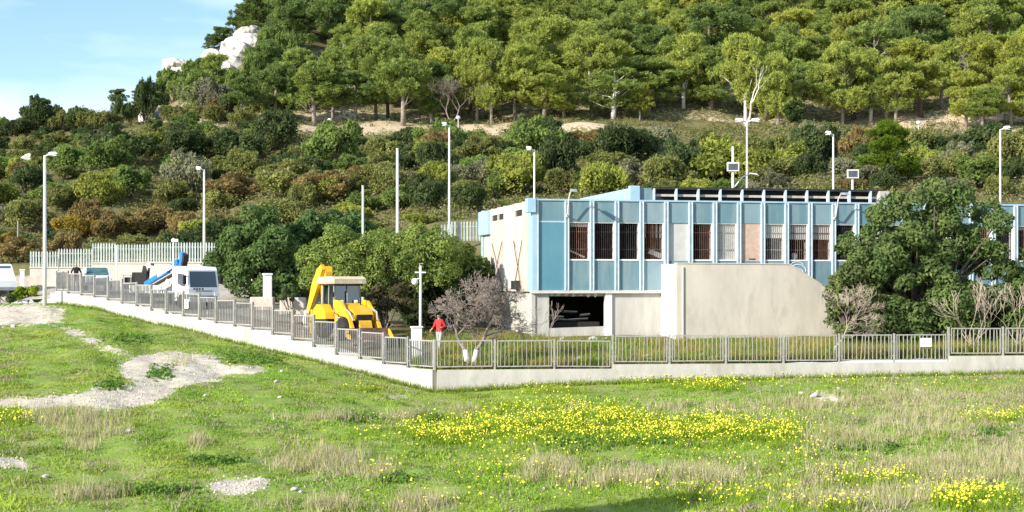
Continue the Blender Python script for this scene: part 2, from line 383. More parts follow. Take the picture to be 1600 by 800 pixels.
def groundmat(name, base, attr_cols):
    """base colour (two noise tones); attr_cols: attribute -> (tone a, tone b), edges broken by noise"""
    m, t, out = nodes(name); b = t.nodes.new('ShaderNodeBsdfPrincipled'); b.inputs['Roughness'].default_value = .95
    b.inputs['Specular IOR Level'].default_value = .1
    co = t.nodes.new('ShaderNodeTexCoord')
    def noise(s, d=6):
        n = t.nodes.new('ShaderNodeTexNoise'); n.inputs['Scale'].default_value = s; n.inputs['Detail'].default_value = d; n.inputs['Roughness'].default_value = .65
        t.links.new(co.outputs['Object'], n.inputs['Vector']); return n.outputs['Fac']
    def two(a, c, fac):
        r = t.nodes.new('ShaderNodeValToRGB'); r.color_ramp.elements[0].position = .36; r.color_ramp.elements[1].position = .64
        r.color_ramp.elements[0].color = (*a, 1); r.color_ramp.elements[1].color = (*c, 1); t.links.new(fac, r.inputs[0]); return r.outputs[0]
    n1 = noise(.45); n2 = noise(2.3, 8)
    col = two(base[0], base[1], n1)
    if len(base) > 2:
        r = t.nodes.new('ShaderNodeValToRGB'); r.color_ramp.elements[0].position = .5; r.color_ramp.elements[1].position = .68
        t.links.new(noise(1.1, 8), r.inputs[0]); mm = t.nodes.new('ShaderNodeMixRGB'); mm.inputs[2].default_value = (*base[2], 1)
        t.links.new(r.outputs[0], mm.inputs[0]); t.links.new(col, mm.inputs[1]); col = mm.outputs[0]
    for an, (ca, cb) in attr_cols.items():
        at = t.nodes.new('ShaderNodeAttribute'); at.attribute_name = an
        ad = t.nodes.new('ShaderNodeMath'); ad.operation = 'ADD'; t.links.new(at.outputs['Fac'], ad.inputs[0])
        mu = t.nodes.new('ShaderNodeMath'); mu.operation = 'MULTIPLY_ADD'; mu.inputs[1].default_value = .9; mu.inputs[2].default_value = -.45
        t.links.new(n2, mu.inputs[0]); t.links.new(mu.outputs[0], ad.inputs[1])
        r = t.nodes.new('ShaderNodeValToRGB'); r.color_ramp.elements[0].position = .44; r.color_ramp.elements[1].position = .56
        t.links.new(ad.outputs[0], r.inputs[0])
        mm = t.nodes.new('ShaderNodeMixRGB'); t.links.new(r.outputs[0], mm.inputs[0]); t.links.new(col, mm.inputs[1])
        t.links.new(two(ca, cb, n2), mm.inputs[2]); col = mm.outputs[0]
    t.links.new(col, b.inputs['Base Color'])
    bp = t.nodes.new('ShaderNodeBump'); bp.inputs['Strength'].default_value = .6; bp.inputs['Distance'].default_value = .12
    t.links.new(noise(3.2, 8), bp.inputs['Height']); t.links.new(bp.outputs[0], b.inputs['Normal'])
    t.links.new(b.outputs[0], out.inputs[0]); return m
px = pcols()
tr = np.concatenate([[-80, -30, 0, 12, 20], np.linspace(24, 30, 14)])
def field_rows():
    yw = Yw(px); s = np.linspace(0, 1, 150)[1:] ** 1.05
    G = np.empty((len(px), len(tr) + len(s)))
    G[:, :len(tr)] = tr; G[:, len(tr):] = 30 + s[None, :] * (yw[:, None] + .1 - 30); return G
sheet('field', px, field_rows(), h_out,
      groundmat('field_soil', ((.17, .27, .045), (.26, .32, .07), (.31, .29, .14)), {'dirt': ((.46, .395, .31), (.62, .55, .455))}),
      {'dirt': lambda a, b, X, Y: dirt_soft(a, b)})
hr = np.concatenate([np.linspace(0, 1, 60)[:-1] * 0, ]) if False else None
def hill_rows():
    yw = Yw(px) + .1; A = np.linspace(0, 1, 70); B = np.concatenate([np.linspace(106.2, 112, 12), np.linspace(113, 310, 150), [330, 360, 400, 500, 700]])
    G = np.empty((len(px), len(A) + len(B))); G[:, :len(A)] = yw[:, None] + A[None] * (105.8 - yw[:, None]); G[:, len(A):] = B; return G
def a_ochre(P, Q, X, Y): return np.clip(1 - np.abs(Y - 178 + 4 * np.sin(X * .1)) / 13, 0, 1) * np.where(P < 230, .35, .8) + ((Y > 186) & (Y < 218)) * .44
def a_rock(P, Q, X, Y): return np.where((Y > 112), .12 + .16 * wav(X, Y, 18, 24), 0) + .5 * ((P > 1000) & (P < 1500) & (Y > 165) & (Y < 176)) * (wav(X, Y, 9, 30) > .4)
def a_yard(P, Q, X, Y): return np.clip((640 - P + 25 * np.sin(Y * .8)) / 120, 0, .9) * (Y < 106.5)
sheet('hillside', px, hill_rows(), h_in,
      groundmat('hillside_soil', ((.10, .105, .035), (.17, .15, .07), (.22, .18, .10)), {'ochre': ((.46, .36, .23), (.56, .46, .32)), 'rock': ((.42, .38, .32), (.58, .54, .48)), 'yard': ((.34, .30, .25), (.45, .41, .35))}),
      {'ochre': a_ochre, 'rock': a_rock, 'yard': a_yard})

# ------------------------------------------------------------------ foliage generators
def leaf_mesh(lobes, n, size, rng, aspect=1.7, jitter=.55, up=0., shell=(.72, 1.08)):
    """n leaf clumps (folded quads) on the skins of ellipsoid lobes; lobes rows: cx cy cz rx ry rz"""
    L = np.asarray(lobes, float); wgt = (L[:, 3] * L[:, 4] + L[:, 3] * L[:, 5] + L[:, 4] * L[:, 5]); wgt /= wgt.sum()
    k = rng.choice(len(L), n, p=wgt); d = rng.normal(size=(n, 3)); d[:, 2] += .25; d /= np.linalg.norm(d, axis=1)[:, None]
    r = rng.uniform(*shell, n)[:, None]; p = L[k, :3] + d * L[k, 3:6] * r
    nn = d + rng.normal(size=(n, 3)) * jitter; nn[:, 2] += .15; nn /= np.linalg.norm(nn, axis=1)[:, None]
    a = rng.normal(size=(n, 3)); a[:, 2] += up * 2
    a -= nn * (a * nn).sum(1)[:, None]; a /= np.linalg.norm(a, axis=1)[:, None]; b = np.cross(nn, a)
    s = size * rng.uniform(.6, 1.35, n)[:, None]
    v0 = p - a * s * aspect * .5; v1 = p + b * s * .42 + nn * s * .08; v2 = p + a * s * aspect * .5; v3 = p - b * s * .42 + nn * s * .08
    V = np.stack([v0, v1, v2, v3], 1).reshape(-1, 3); F = np.arange(4 * n).reshape(n, 4); return V, F
def tuft_mesh(tufts, per, length, width, rng, up=.5):
    T = np.asarray(tufts, float); n = len(T) * per; k = np.repeat(np.arange(len(T)), per)
    d = rng.normal(size=(n, 3)); d[:, 2] += .35; d /= np.linalg.norm(d, axis=1)[:, None]
    p = T[k, :3] + d * T[k, 3:6] * rng.uniform(.35, .95, n)[:, None]
    a = d + rng.normal(size=(n, 3)) * .45; a[:, 2] += up; a /= np.linalg.norm(a, axis=1)[:, None]
    nn = d + rng.normal(size=(n, 3)) * .8; nn -= a * (nn * a).sum(1)[:, None]; nn /= np.linalg.norm(nn, axis=1)[:, None]; b = np.cross(nn, a)
    s = rng.uniform(.65, 1.35, n)[:, None]; L_ = length * s; W_ = width * s
    V = np.stack([p - a * L_ * .45, p + b * W_ * .5, p + a * L_ * .55, p - b * W_ * .5], 1).reshape(-1, 3); return V, np.arange(4 * n).reshape(n, 4)
def rand_lobes(rng, n, rx, ry, rz, cz, lr=(.26, .42), rad=(.45, .8), zmin=-1, squash=.8, boxy=0):
    d = rng.normal(size=(n * 3, 3)); d /= np.linalg.norm(d, axis=1)[:, None]; d = d[d[:, 2] > zmin][:n]; n = len(d)
    if boxy: d = d / (np.abs(d) ** boxy).sum(1)[:, None] ** (1 / boxy)
    r = rng.uniform(*rad, n)[:, None]; c = d * r * np.array([rx, ry, rz]); c[:, 2] += cz
    q = rng.uniform(*lr, n)[:, None]; m_ = (rx + ry + rz) / 3
    R3 = np.concatenate([q * m_, q * m_, q * m_ * squash], 1); return np.concatenate([c, R3], 1)
def leaf_obj(name, V, F, parent=None, link=True, color=None, m=None):
    o = mesh_obj(name, V, F, m or M['leaf'], parent, link=link)
    if color: o.color = (*color, 1)
    return o
def branchy(mb, p, d, L, r, depth, rng, spread=.55, kids=(2, 3), upk=.12, nseg=3, minr=.0075, sides=(6, 5, 4, 3, 3, 3)):
    pts = [p]; rad = [r]; q = p
    for i in range(nseg):
        d = (d + Vector(rng.normal(size=3)) * .16 + Vector((0, 0, upk))).normalized(); q = q + d * L / nseg
        pts.append(q); rad.append(max(minr, r * (1 - .4 * (i + 1) / nseg)))
    mb.tube(pts, rad, sides[min(len(sides) - 1, depth if False else 5 - min(depth, 5))], cap=False)
    if depth <= 0: return
    for k in range(rng.integers(kids[0], kids[1] + 1)):
        a = d.orthogonal().normalized(); a.rotate(Matrix.Rotation(rng.uniform(0, 6.28), 3, d))
        nd = (d + a * rng.uniform(.5, 1.3) * spread * 1.3).normalized()
        st = pts[-1] if k < 2 else pts[-2]
        branchy(mb, st, nd, L * rng.uniform(.62, .85), rad[-1] * rng.uniform(.62, .85), depth - 1, rng, spread, kids, upk, nseg, minr, sides)

# ------------------------------------------------------------------ pines
def pine_proto(seed, high=False):
    """unit pine 9 m tall: crown mesh and trunk mesh"""
    rng = np.random.default_rng(seed); lobes = []; kind = seed % 3
    top = 9.0; base = rng.uniform(2.9, 3.6) if high else rng.uniform(1.7, 2.8); wid = rng.uniform(2.7, 3.5) * (.8 if kind == 2 else 1)
    sk = rng.normal(size=2) * .5
    for i in range(24):
        f = rng.uniform(0, 1) ** .9; z = base + (top - base - .9) * f
        prof = {0: math.sin(math.pi * (.16 + .70 * f)) ** .7, 1: math.sin(math.pi * (.3 + .55 * f)) ** .6 * (.75 + .4 * f), 2: (1.05 - .75 * f)}[kind] * wid
        a = rng.uniform(0, 6.28); rr = prof * rng.uniform(.25, .85); q = rng.uniform(.7, 1.25) * (1.1 - .35 * f)
        lobes.append((rr * math.cos(a) + sk[0] * f, rr * math.sin(a) + sk[1] * f, z + rng.normal() * .25, q * 1.2, q * 1.2, q * rng.uniform(.6, .95)))
    for i in range(5):
        a = rng.uniform(0, 6.28); rr = rng.uniform(0, 1.1 if kind < 2 else .5); lobes.append((rr * math.cos(a) + sk[0], rr * math.sin(a) + sk[1], top - rng.uniform(.8, 1.9), .95, .95, .9))
    sub = []
    for l in lobes:                       # each bough carries many small upright needle tufts
        for j in range(30):
            d = rng.normal(size=3); d[2] = d[2] * .7 + .35; d /= np.linalg.norm(d); q = rng.uniform(.2, .38); r_ = rng.uniform(.55, 1.02)
            sub.append((l[0] + d[0] * l[3] * r_, l[1] + d[1] * l[4] * r_, l[2] + d[2] * l[5] * r_, q, q, q * 1.35))
    V, F = tuft_mesh(sub, 26, .30, .085, rng, .55)
    crown = leaf_obj('crown', V, F, link=False)
    mb = MB(); lean = rng.normal(size=2) * .25; P = [Vector((0, 0, -.6)), Vector((lean[0] * .3, lean[1] * .3, 2)), Vector((lean[0], lean[1], 5)), Vector((lean[0] * .6, lean[1] * .6, 8))]
    mb.tube(P, [.24, .19, .13, .04], 7)
    for l in lobes[:12]:
        z0 = max(1.8, l[2] - 1.6); s0 = Vector((lean[0] * .8 * min(1, z0 / 5), lean[1] * .8 * min(1, z0 / 5), z0)); e = Vector(l[:3])
        mb.tube([s0, s0.lerp(e, .5) + Vector((0, 0, -.15)), e], [.07, .05, .025], 4, cap=False)
    tr_ = mb.build('trunk', M['bark'], smooth=True); COL.objects.unlink(tr_)
    return crown, tr_
PINES = [pine_proto(100 + i) for i in range(7)] + [pine_proto(150 + i, True) for i in range(5)]
LAND = [(70, 'left of the tallest lamp'), (200, 'right of the tallest lamp'), (319, 'left of the truck lamp post'), (450, 'above the dark rounded tree'),
        (567, 'above the backhoe'), (621, 'by the bare white pole'), (702, 'left of the thin lamp'), (835, 'above the building corner'),
        (960, 'above the sloping blue roof end'), (1060, 'above the first roof bays'), (1145, 'left of the roof sign'), (1230, 'right of the double lamp'),
        (1302, 'left of the roof lamp'), (1400, 'above the right roof end'), (1480, 'above the big dark tree'), (1563, 'left of the rightmost lamp'), (9999, 'at the far right edge')]
def landmark(p):
    for a, s in LAND:
        if p < a: return s
def pine(X, Y, hgt, wid, color, label, group, trunk=None, k=None, z=None):
    k = RNG.integers(7) if k is None else k; c, t = PINES[k]; z = gz(X, Y) if z is None else z
    e = empty('pine_tree', (X, Y, z - .1), RNG.uniform(0, 6.28), label, 'tree', group)
    s = (wid / 6.4, wid / 6.4, hgt / 9)
    inst(c, 'crown', e, sc=s, color=color); b = inst(t, 'trunk', e, sc=s)
    if trunk: b.material_slots[0].link = 'OBJECT'; b.material_slots[0].material = M[trunk]
    return e
GREENS = [((.325, .375, .085), 'bright yellow-green'), ((.25, .315, .08), 'mid green'), ((.17, .24, .072), 'deep green'), ((.36, .39, .08), 'lime-tinged')]
# the front row, read off the photograph: x, foot row, top row, crown width (photo px), tone, trunk
FRONT = [(378,190,120,60,2,None),(430,192,95,95,2,None),(492,198,95,110,1,None),(520,200,75,80,1,None),(555,200,110,90,2,None),(588,196,60,80,1,'barkdark'),(630,198,62,120,1,None),(675,200,100,80,2,None),
         (745,197,70,80,0,None),(768,198,60,70,0,None),(805,200,70,90,0,'barkdark'),(850,208,95,110,0,None),(880,212,130,70,0,None),(958,195,100,120,1,'barkwhite'),(925,200,50,100,0,None),(1000,200,128,48,3,None),
         (1068,180,50,90,0,'barkwhite'),(1110,165,70,80,1,'barkdark'),(1165,188,50,90,0,'barkwhite'),(1215,185,80,80,0,None),(1252,178,95,110,1,'barkwhite'),(1315,182,65,90,0,None),(1360,180,75,80,0,'barkwhite'),(1400,170,90,80,0,None),
         (1440,180,92,90,0,'barkdark'),(1510,190,110,80,3,None),(1535,192,135,80,1,None),(1580,195,90,90,0,None),(1612,196,120,70,3,None),(1648,195,80,80,0,None),(335,185,85,60,1,None),(300,182,120,70,1,None)]
for i, (x, yb, yt, wd, tn, tk) in enumerate(FRONT):
    Y = 183 + RNG.uniform(-2, 4) + (6 if yb < 185 else 0)
    if x < 345: Y = 200
    X = U(x) * Y; z = gz(X, Y); sc_ = Y / FPX
    top = EYE + (HOR - yt) / FPX * Y; hgt = max(3.5, top - z)
    col = tuple(np.array(GREENS[tn][0]) * RNG.uniform(.9, 1.1))
    pine(X, Y, hgt, wd * sc_ * 1.05, col, f'{GREENS[tn][1]} {"pale-trunked " if tk == "barkwhite" else "dark-trunked " if tk == "barkdark" else ""}front-row pine {landmark(x)}', 'pines along the lower edge of the forest', tk, k=None if tn == 3 or x in (850, 880, 745) or i % 2 == 1 else 7 + i % 5)
# the forest above, a jittered lattice over the slope
npine = 0
for Y0 in np.arange(192.5, 312, 7.0):
    for X0 in np.arange(-62, 112, 7.4):
        X = X0 + RNG.uniform(-2.6, 2.6) + (3.7 if int(Y0 / 7.2) % 2 else 0); Y = Y0 + RNG.uniform(-2.4, 2.4); p = 800 + FPX * X / Y
        if p < 395 or p > 1680: continue
        if p < 470 and Y > 262: continue
        if p < 440 and Y < 245 and RNG.random() < .5: continue
        z = gz(X, Y); yy = HOR - (z + 7 - EYE) / Y * FPX
        if yy < -95: continue
        if RNG.random() < .07: continue
        tn = RNG.choice([0, 1, 2, 3], p=[.42, .28, .15, .15] if p > 650 else [.15, .42, .36, .07])
        col = tuple(np.array(GREENS[tn][0]) * RNG.uniform(.85, 1.15)); H_ = RNG.choice([RNG.uniform(5.2, 7.5), RNG.uniform(7.5, 10), RNG.uniform(9.5, 12.2)], p=[.3, .5, .2]); size = 'short' if H_ < 8 else 'tall' if H_ > 9.3 else 'medium'; row = 'second row' if Y < 212 else 'mid forest' if Y < 245 else 'upper forest'
        pine(X, Y, H_, RNG.uniform(6.6, 10.6), col, f'{size} {GREENS[tn][1]} pine in {row} {landmark(p)}', 'pines covering the upper hillside', RNG.choice([None, 'barkdark', 'barkdark'])); npine += 1
# pines standing on the ridge against the sky
for x, yb, yt, wd, tn in [(232,190,135,60,2),(388,62,8,62,2),(350,80,42,50,2),(372,72,44,34,2),(425,40,5,60,2),(470,30,-35,90,2),(455,90,20,80,2),(62,200,164,62,2),(372,60,18,58,2),(400,52,2,66,2),(412,48,12,50,2),(335,84,52,40,2),(318,165,92,50,2),(275,150,112,60,1),(185,196,160,34,2),(395,110,60,70,1),(250,120,108,20,2)]:
    Y = {388:262,400:263,412:264,335:251,350:251,372:256,425:262,470:262,455:235,318:215,275:222,395:240,250:240}.get(x, 190); X = U(x) * Y; z = gz(X, Y); top = EYE + (HOR - yt) / FPX * Y
    pine(X, Y, max(3., top - z), wd * Y / FPX, tuple(np.array(GREENS[tn][0]) * .85), f'{GREENS[tn][1]} pine on the ridge {"skyline" if Y > 230 or x < 100 else "terrace"} {landmark(x)}', 'pines on the ridge', 'barkdark')
# tall bright pine standing in front of the slope, right
Y = 118; X = U(1395) * Y
pine(X, Y, EYE + (HOR - 185) / FPX * Y - gz(X, Y), 4.6, (.12, .185, .02), 'lone bright green pine standing below the forest above the big dark tree', None, k=2)
pine(-13.6, 18.9, 11, 5, (.1, .15, .02), 'pine tree beside the near field whose shadow falls on the grass', None, k=1)

# ------------------------------------------------------------------ shrubs of the lower slope
def bush_proto(seed, n=6000, lobes=20, size=.105):
    rng = np.random.default_rng(seed); L = rand_lobes(rng, lobes, 1.6, 1.6, 1.15, .75, (.26, .42), (.3, .8), -.25, .85)
    sub = [tuple(l) for l in L]
    for l in L:
        for j in range(4):
            d = rng.normal(size=3); d[2] = abs(d[2]); d /= np.linalg.norm(d); q = rng.uniform(.14, .26); sub.append((l[0]+d[0]*l[3]*.9, l[1]+d[1]*l[4]*.9, l[2]+d[2]*l[5]*.9, q, q, q))
    V, F = leaf_mesh(sub, n // 2, size, rng, 1.6, .6); V2, F2 = tuft_mesh(sub, max(4, n // len(sub)), size * 1.9, size * .55, rng, .3)
    V = np.concatenate([V, V2]); F = np.concatenate([F, F2 + V.shape[0] - V2.shape[0]]); c = leaf_obj('foliage', V, F, link=False)
    mb = MB()
    for j in range(5):
        a = rng.uniform(0, 6.28); e = Vector((math.cos(a) * .8, math.sin(a) * .8, 1.0)); mb.tube([(0, 0, -.2), e * .5, e], [.07, .05, .02], 4, cap=False)
    s = mb.build('stem', M['barkdark']); COL.objects.unlink(s); return c, s
BUSH = [bush_proto(300 + i) for i in range(6)]
TONES = {'dark green': (.095, .13, .05), 'olive green': (.23, .245, .08), 'yellow-green': (.29, .325, .07), 'rust brown': (.27, .21, .085), 'grey-green': (.26, .265, .155), 'fresh green': (.185, .255, .07), 'golden': (.33, .24, .05)}
def bush(X, Y, wid, hgt, tone, label, group, z=None):
    c, s = BUSH[RNG.integers(len(BUSH))]; e = empty('shrub', (X, Y, (gz(X, Y) if z is None else z) - .15), RNG.uniform(0, 6.28), label, 'shrub', group)
    q = (wid / 3.7 * RNG.uniform(.85, 1.2), wid / 3.7 * RNG.uniform(.8, 1.1), hgt / 2.1); inst(c, 'foliage', e, sc=q, color=tuple(np.array(TONES[tone]) * RNG.uniform(.82, 1.18))); inst(s, 'stem', e, sc=q); return e
nb = 0
placed = []
for tries in range(9000):
    if nb >= 285: break
    Y = math.sqrt(RNG.uniform(108.5 ** 2, 181 ** 2)); p = RNG.uniform(-60, 1660); X = U(p) * Y
    if 640 < p < 1640 and Y < 104: continue
    z = gz(X, Y); py = HOR - (z - EYE) / Y * FPX
    if p > 760 and py > 312: continue
    if p > 440 and py - 2.2 * FPX / Y < 199: continue
    wd = RNG.choice([3.6, 5.0, 6.4, 8.0], p=[.30, .38, .24, .08]) * (.8 if Y < 125 else 1)
    if Y > 158 and wd > 3.8: wd = 3.8
    if any((X - a) ** 2 + (Y - b) ** 2 < (.265 * (wd + c)) ** 2 for a, b, c in placed): continue
    placed.append((X, Y, wd))
    if p < 300 and 108 < Y < 132: pr = {'rust brown': .38, 'golden': .14, 'olive green': .28, 'dark green': .12, 'grey-green': .08}
    elif p < 640: pr = {'dark green': .2, 'olive green': .36, 'fresh green': .2, 'rust brown': .12, 'yellow-green': .08, 'grey-green': .04}
    else: pr = {'dark green': .30, 'olive green': .26, 'fresh green': .20, 'yellow-green': .12, 'grey-green': .09, 'rust brown': .03}
    ks = list(pr); vv = np.array([pr[k] for k in ks]); tone = ks[RNG.choice(len(ks), p=vv / vv.sum())]
    size = 'small' if wd < 3.9 else 'large' if wd > 5.6 else 'middling'; band = 'low on the slope' if Y < 128 else 'halfway up the slope' if Y < 155 else 'near the terrace'
    bush(X, Y, wd, wd * RNG.uniform(.38, .72), tone, f'{size} {tone} shrub {band} {landmark(p)}', 'shrubs covering the lower hillside'); nb += 1
for i, (x, yb, yt, wd, tone) in enumerate(((55,205,164,58,'dark green'),(100,205,176,60,'olive green'),(140,203,172,60,'olive green'),(20,212,186,60,'dark green'),(-15,212,190,60,'dark green'),(188,196,160,30,'dark green'),(228,193,135,44,'dark green'),(245,188,140,44,'dark green'),(300,175,120,70,'fresh green'),(330,178,128,70,'grey-green'),(358,180,145,60,'dark green'),
        (270,160,118,56,'fresh green'),(300,140,102,60,'fresh green'),(375,165,118,60,'fresh green'),(400,150,96,60,'fresh green'),(420,130,78,56,'dark green'),(415,172,120,70,'fresh green'),(445,120,60,60,'fresh green'),(435,190,150,60,'olive green'),(470,160,100,70,'fresh green'),(395,185,150,54,'olive green'),(250,170,150,26,'grey-green'),(425,100,52,60,'fresh green'),(440,78,30,56,'dark green'),(408,125,88,46,'olive green'),(430,60,28,40,'dark green'),(80,204,170,50,'dark green'),(160,203,176,50,'olive green'),(120,204,172,50,'dark green'),(205,195,165,30,'olive green'))):
    ys = np.arange(176, 193, .5) if x < 215 else np.arange(182, 262, .5); hh = h_in(np.full(len(ys), float(x)), ys); rows = HOR - hh * FPX / ys; Yb = float(ys[np.argmin(np.abs(rows - yb))])
    bush(U(x) * Yb, Yb, wd * Yb / FPX * 1.1, max(1.5, (gz(U(x) * Yb, Yb) * 0 + (rows[np.argmin(np.abs(rows - yb))] - yt) * Yb / FPX)) * 1.4, tone, f'{"tall" if yb - yt > 42 else "low"} {tone} shrub on the left ridge {landmark(x)}', 'tall shrubs on the left ridge')
print('pines', npine, 'shrubs', nb)
def scatter_leaves(name, X, Y, Z, size, cols, rng, hgt, per, m=None, label=None, cat=None):
    """clumps of loose leaf faces: one mass nobody could count"""
    n = len(X); k = np.repeat(np.arange(n), per); N = len(k)
    d = rng.normal(size=(N, 3)); d /= np.linalg.norm(d, axis=1)[:, None]; d[:, 2] = np.abs(d[:, 2])
    hh = hgt[k] if np.ndim(hgt) else hgt
    p = np.stack([X[k], Y[k], Z[k]], 1) + d * np.stack([hh * 1.1, hh * 1.1, hh], 1) * rng.uniform(.6, 1, N)[:, None]
    nn = d + rng.normal(size=(N, 3)) * .5; nn /= np.linalg.norm(nn, axis=1)[:, None]; a = rng.normal(size=(N, 3)); a -= nn * (a * nn).sum(1)[:, None]; a /= np.linalg.norm(a, axis=1)[:, None]; b = np.cross(nn, a)
    s = size * rng.uniform(.6, 1.4, N)[:, None]
    V = np.stack([p - a * s * .8, p + b * s * .45, p + a * s * .8, p - b * s * .45], 1).reshape(-1, 3); F = np.arange(4 * N).reshape(N, 4)
    o = mesh_obj(name, V, F, m or M['leafattr']); tag(o, label, cat, kind='stuff')
    c = cols[k] * rng.uniform(.8, 1.2, N)[:, None]; C4 = np.ones((N, 4, 4), np.float32); C4[:, :, :3] = c[:, None, :]
    at = o.data.attributes.new('col', 'FLOAT_COLOR', 'POINT'); at.data.foreach_set('color', C4.ravel()); return o
n = 23000; Yq = np.sqrt(RNG.uniform(108 ** 2, 200 ** 2, n)); pq = RNG.uniform(-260, 1900, n); hq = h_in(pq, Yq); Xq = U(pq) * Yq
keep = (RNG.random(n) < np.where(Yq > 174, .42, 1)) & (wav(Xq, Yq, 22, 12) > -.9); pq, Yq, hq, Xq = pq[keep], Yq[keep], hq[keep], Xq[keep]
pal = np.array([(.11, .14, .045), (.17, .18, .06), (.19, .18, .08), (.15, .19, .05), (.28, .25, .13), (.21, .17, .07)])
scatter_leaves('low_scrub', Xq, Yq, EYE + hq, .13, pal[RNG.choice(6, len(Xq), p=[.15, .22, .2, .13, .2, .1])], RNG, RNG.uniform(.2, .8, len(Xq)), 20, label='low scrub and dry herbs filling the gaps between hillside shrubs', cat='scrub')

# ------------------------------------------------------------------ low concrete walls and the metal fences on them
def wall_seg(mb, A, B, z0, z1, th=.22):
    d = (B - A).normalized(); n = Vector((-d.y, d.x)) * th / 2
    q = [A + n, B + n, B - n, A - n]
    mb.hull([(p.x, p.y, z) for p in q for z in (z0, z1)])
def lwz(i):      # top of the stepped wall under panel i
    Ym = (LPOS[i].y + LPOS[i+1].y) / 2; return EYE + (HOR - LT[i]) / FPX * Ym
wl = MB()
for i in range(21):
    A, B = LPOS[i], LPOS[i+1]; wall_seg(wl, A + (B - A) * .001, B, lwz(i) - 2.2, lwz(i))
wall_seg(wl, LPOS[21], LPOS[21] + (LPOS[21] - LPOS[20]).normalized() * .7, lwz(20) - 2, lwz(20) - .12)
tag(wl.build('concrete_wall', M['concrete']), 'stepped pale concrete wall climbing left under the sloping fence', 'wall')
wr = MB(); RZ = []
for i in range(len(RP) - 1):
    xm = (RP[i] + RP[i+1]) / 2; RZ.append(EYE + (-3.62 if xm < 957 else -3.44 if xm < 1482 else -3.17))
wall_seg(wr, RPOS[0] + Vector((.11, .0)), RPOS[3], RZ[0] - 2, RZ[0]); wall_seg(wr, RPOS[3], RPOS[9], RZ[3] - 2, RZ[3]); wall_seg(wr, RPOS[9], RPOS[-1] + (RPOS[11] - RPOS[10]) * 3, RZ[9] - 2, RZ[9])
tag(wr.build('concrete_wall', M['concrete']), 'low grey concrete wall running right in front of the building', 'wall')
BARCACHE = {}
def fence_run(P, Z, label, m, nbars, H=1.2, skip=()):
    e = empty('metal_fence', (P[0].x, P[0].y, Z[0]), 0, label, 'fence'); off = Vector((P[0].x, P[0].y, Z[0]))
    for i, p in enumerate(P):
        zb = min(Z[max(0, i-1)], Z[min(i, len(Z)-1)]); zt = max(Z[max(0, i-1)], Z[min(i, len(Z)-1)]) + H + .04
        if i == len(P) - 1: zt = Z[-1] + H + .04
        mb = MB(); d = (P[min(i+1, len(P)-1)] - P[max(i-1, 0)]).normalized(); a = math.atan2(d.y, d.x)
        mt = Matrix.Translation(Vector((p.x, p.y, 0)) - Vector((off.x, off.y, off.z))) @ Matrix.Rotation(a, 4, 'Z')
        mb.box(-.035, .035, -.05, .05, zb - .01, zt, mt); mb.build('post', m, e)
    for i in range(len(P) - 1):
        A, B = P[i], P[i+1]; d = B - A; L = d.length; a = math.atan2(d.y, d.x)
        pan = MB(); g = .10
        pan.box(g, L - g, -.024, .024, H - .05, H); pan.box(g, L - g, -.024, .024, .10, .145)
        pan.box(g, g + .04, -.03, .03, .145, H - .05); pan.box(L - g - .04, L - g, -.03, .03, .145, H - .05)
        for zz in (.3, H - .3): pan.box(.03, g, -.015, .015, zz - .02, zz + .02); pan.box(L - g, L - .03, -.015, .015, zz - .02, zz + .02)
        po = pan.build('panel', m, e); po.location = (A.x - off.x, A.y - off.y, Z[i] - off.z); po.rotation_euler = (0, 0, a)
        key = (m.name, round(H, 2))
        if key not in BARCACHE:
            bw = .024 if 'weathered' in m.name else .03; b = MB().box(-.009, .009, -bw, bw, .14, H - .045).build('bar', m); COL.objects.unlink(b); BARCACHE[key] = b
        x0, x1 = g + .04, L - g - .04
        po.rotation_euler = (RNG.normal() * .012, RNG.normal() * .006, a)
        for k in range(nbars):
            if RNG.random() < .03: continue
            bo_ = inst(BARCACHE[key], 'bar', po, (x0 + (x1 - x0) * (k + .5) / nbars, 0, 0)); bo_.rotation_euler = (0, RNG.normal() * .012 + (RNG.normal() * .04 if RNG.random() < .08 else 0), 0)
    return e
fence_run(LPOS, [lwz(i) for i in range(21)], 'weathered grey metal fence stepping down the sloping concrete wall', M['galvdark'], 10)
fence_run(RPOS, RZ, 'pale galvanised metal fence on the level wall before the building', M['galv'], 12)
# blank notices on the fences
def board(name, c, w_, h_, ang, label, m='sheet'):
    mb = MB().bbox(-w_/2, w_/2, -.012, .012, -h_/2, h_/2, .006); o = mb.build(name, M[m]); o.location = c; o.rotation_euler = (0, 0, ang); return tag(o, label, 'sign')
aR = math.atan2((REND - CORN).y, (REND - CORN).x); aL = math.atan2((LEND - CORN).y, (LEND - CORN).x)
p = on_line(CORN, REND, 1446); board('notice_board', (p.x, p.y - .09, PT(1446, 535, p.y).z), .50, .38, aR, 'blank white board fixed to the level fence at right')
p = on_line(CORN, LEND, 294); board('notice_board', (p.x - .07, p.y - .07, PT(294, 475, p.y).z), .42, .46, aL, 'small white notice on the sloping fence before the truck')

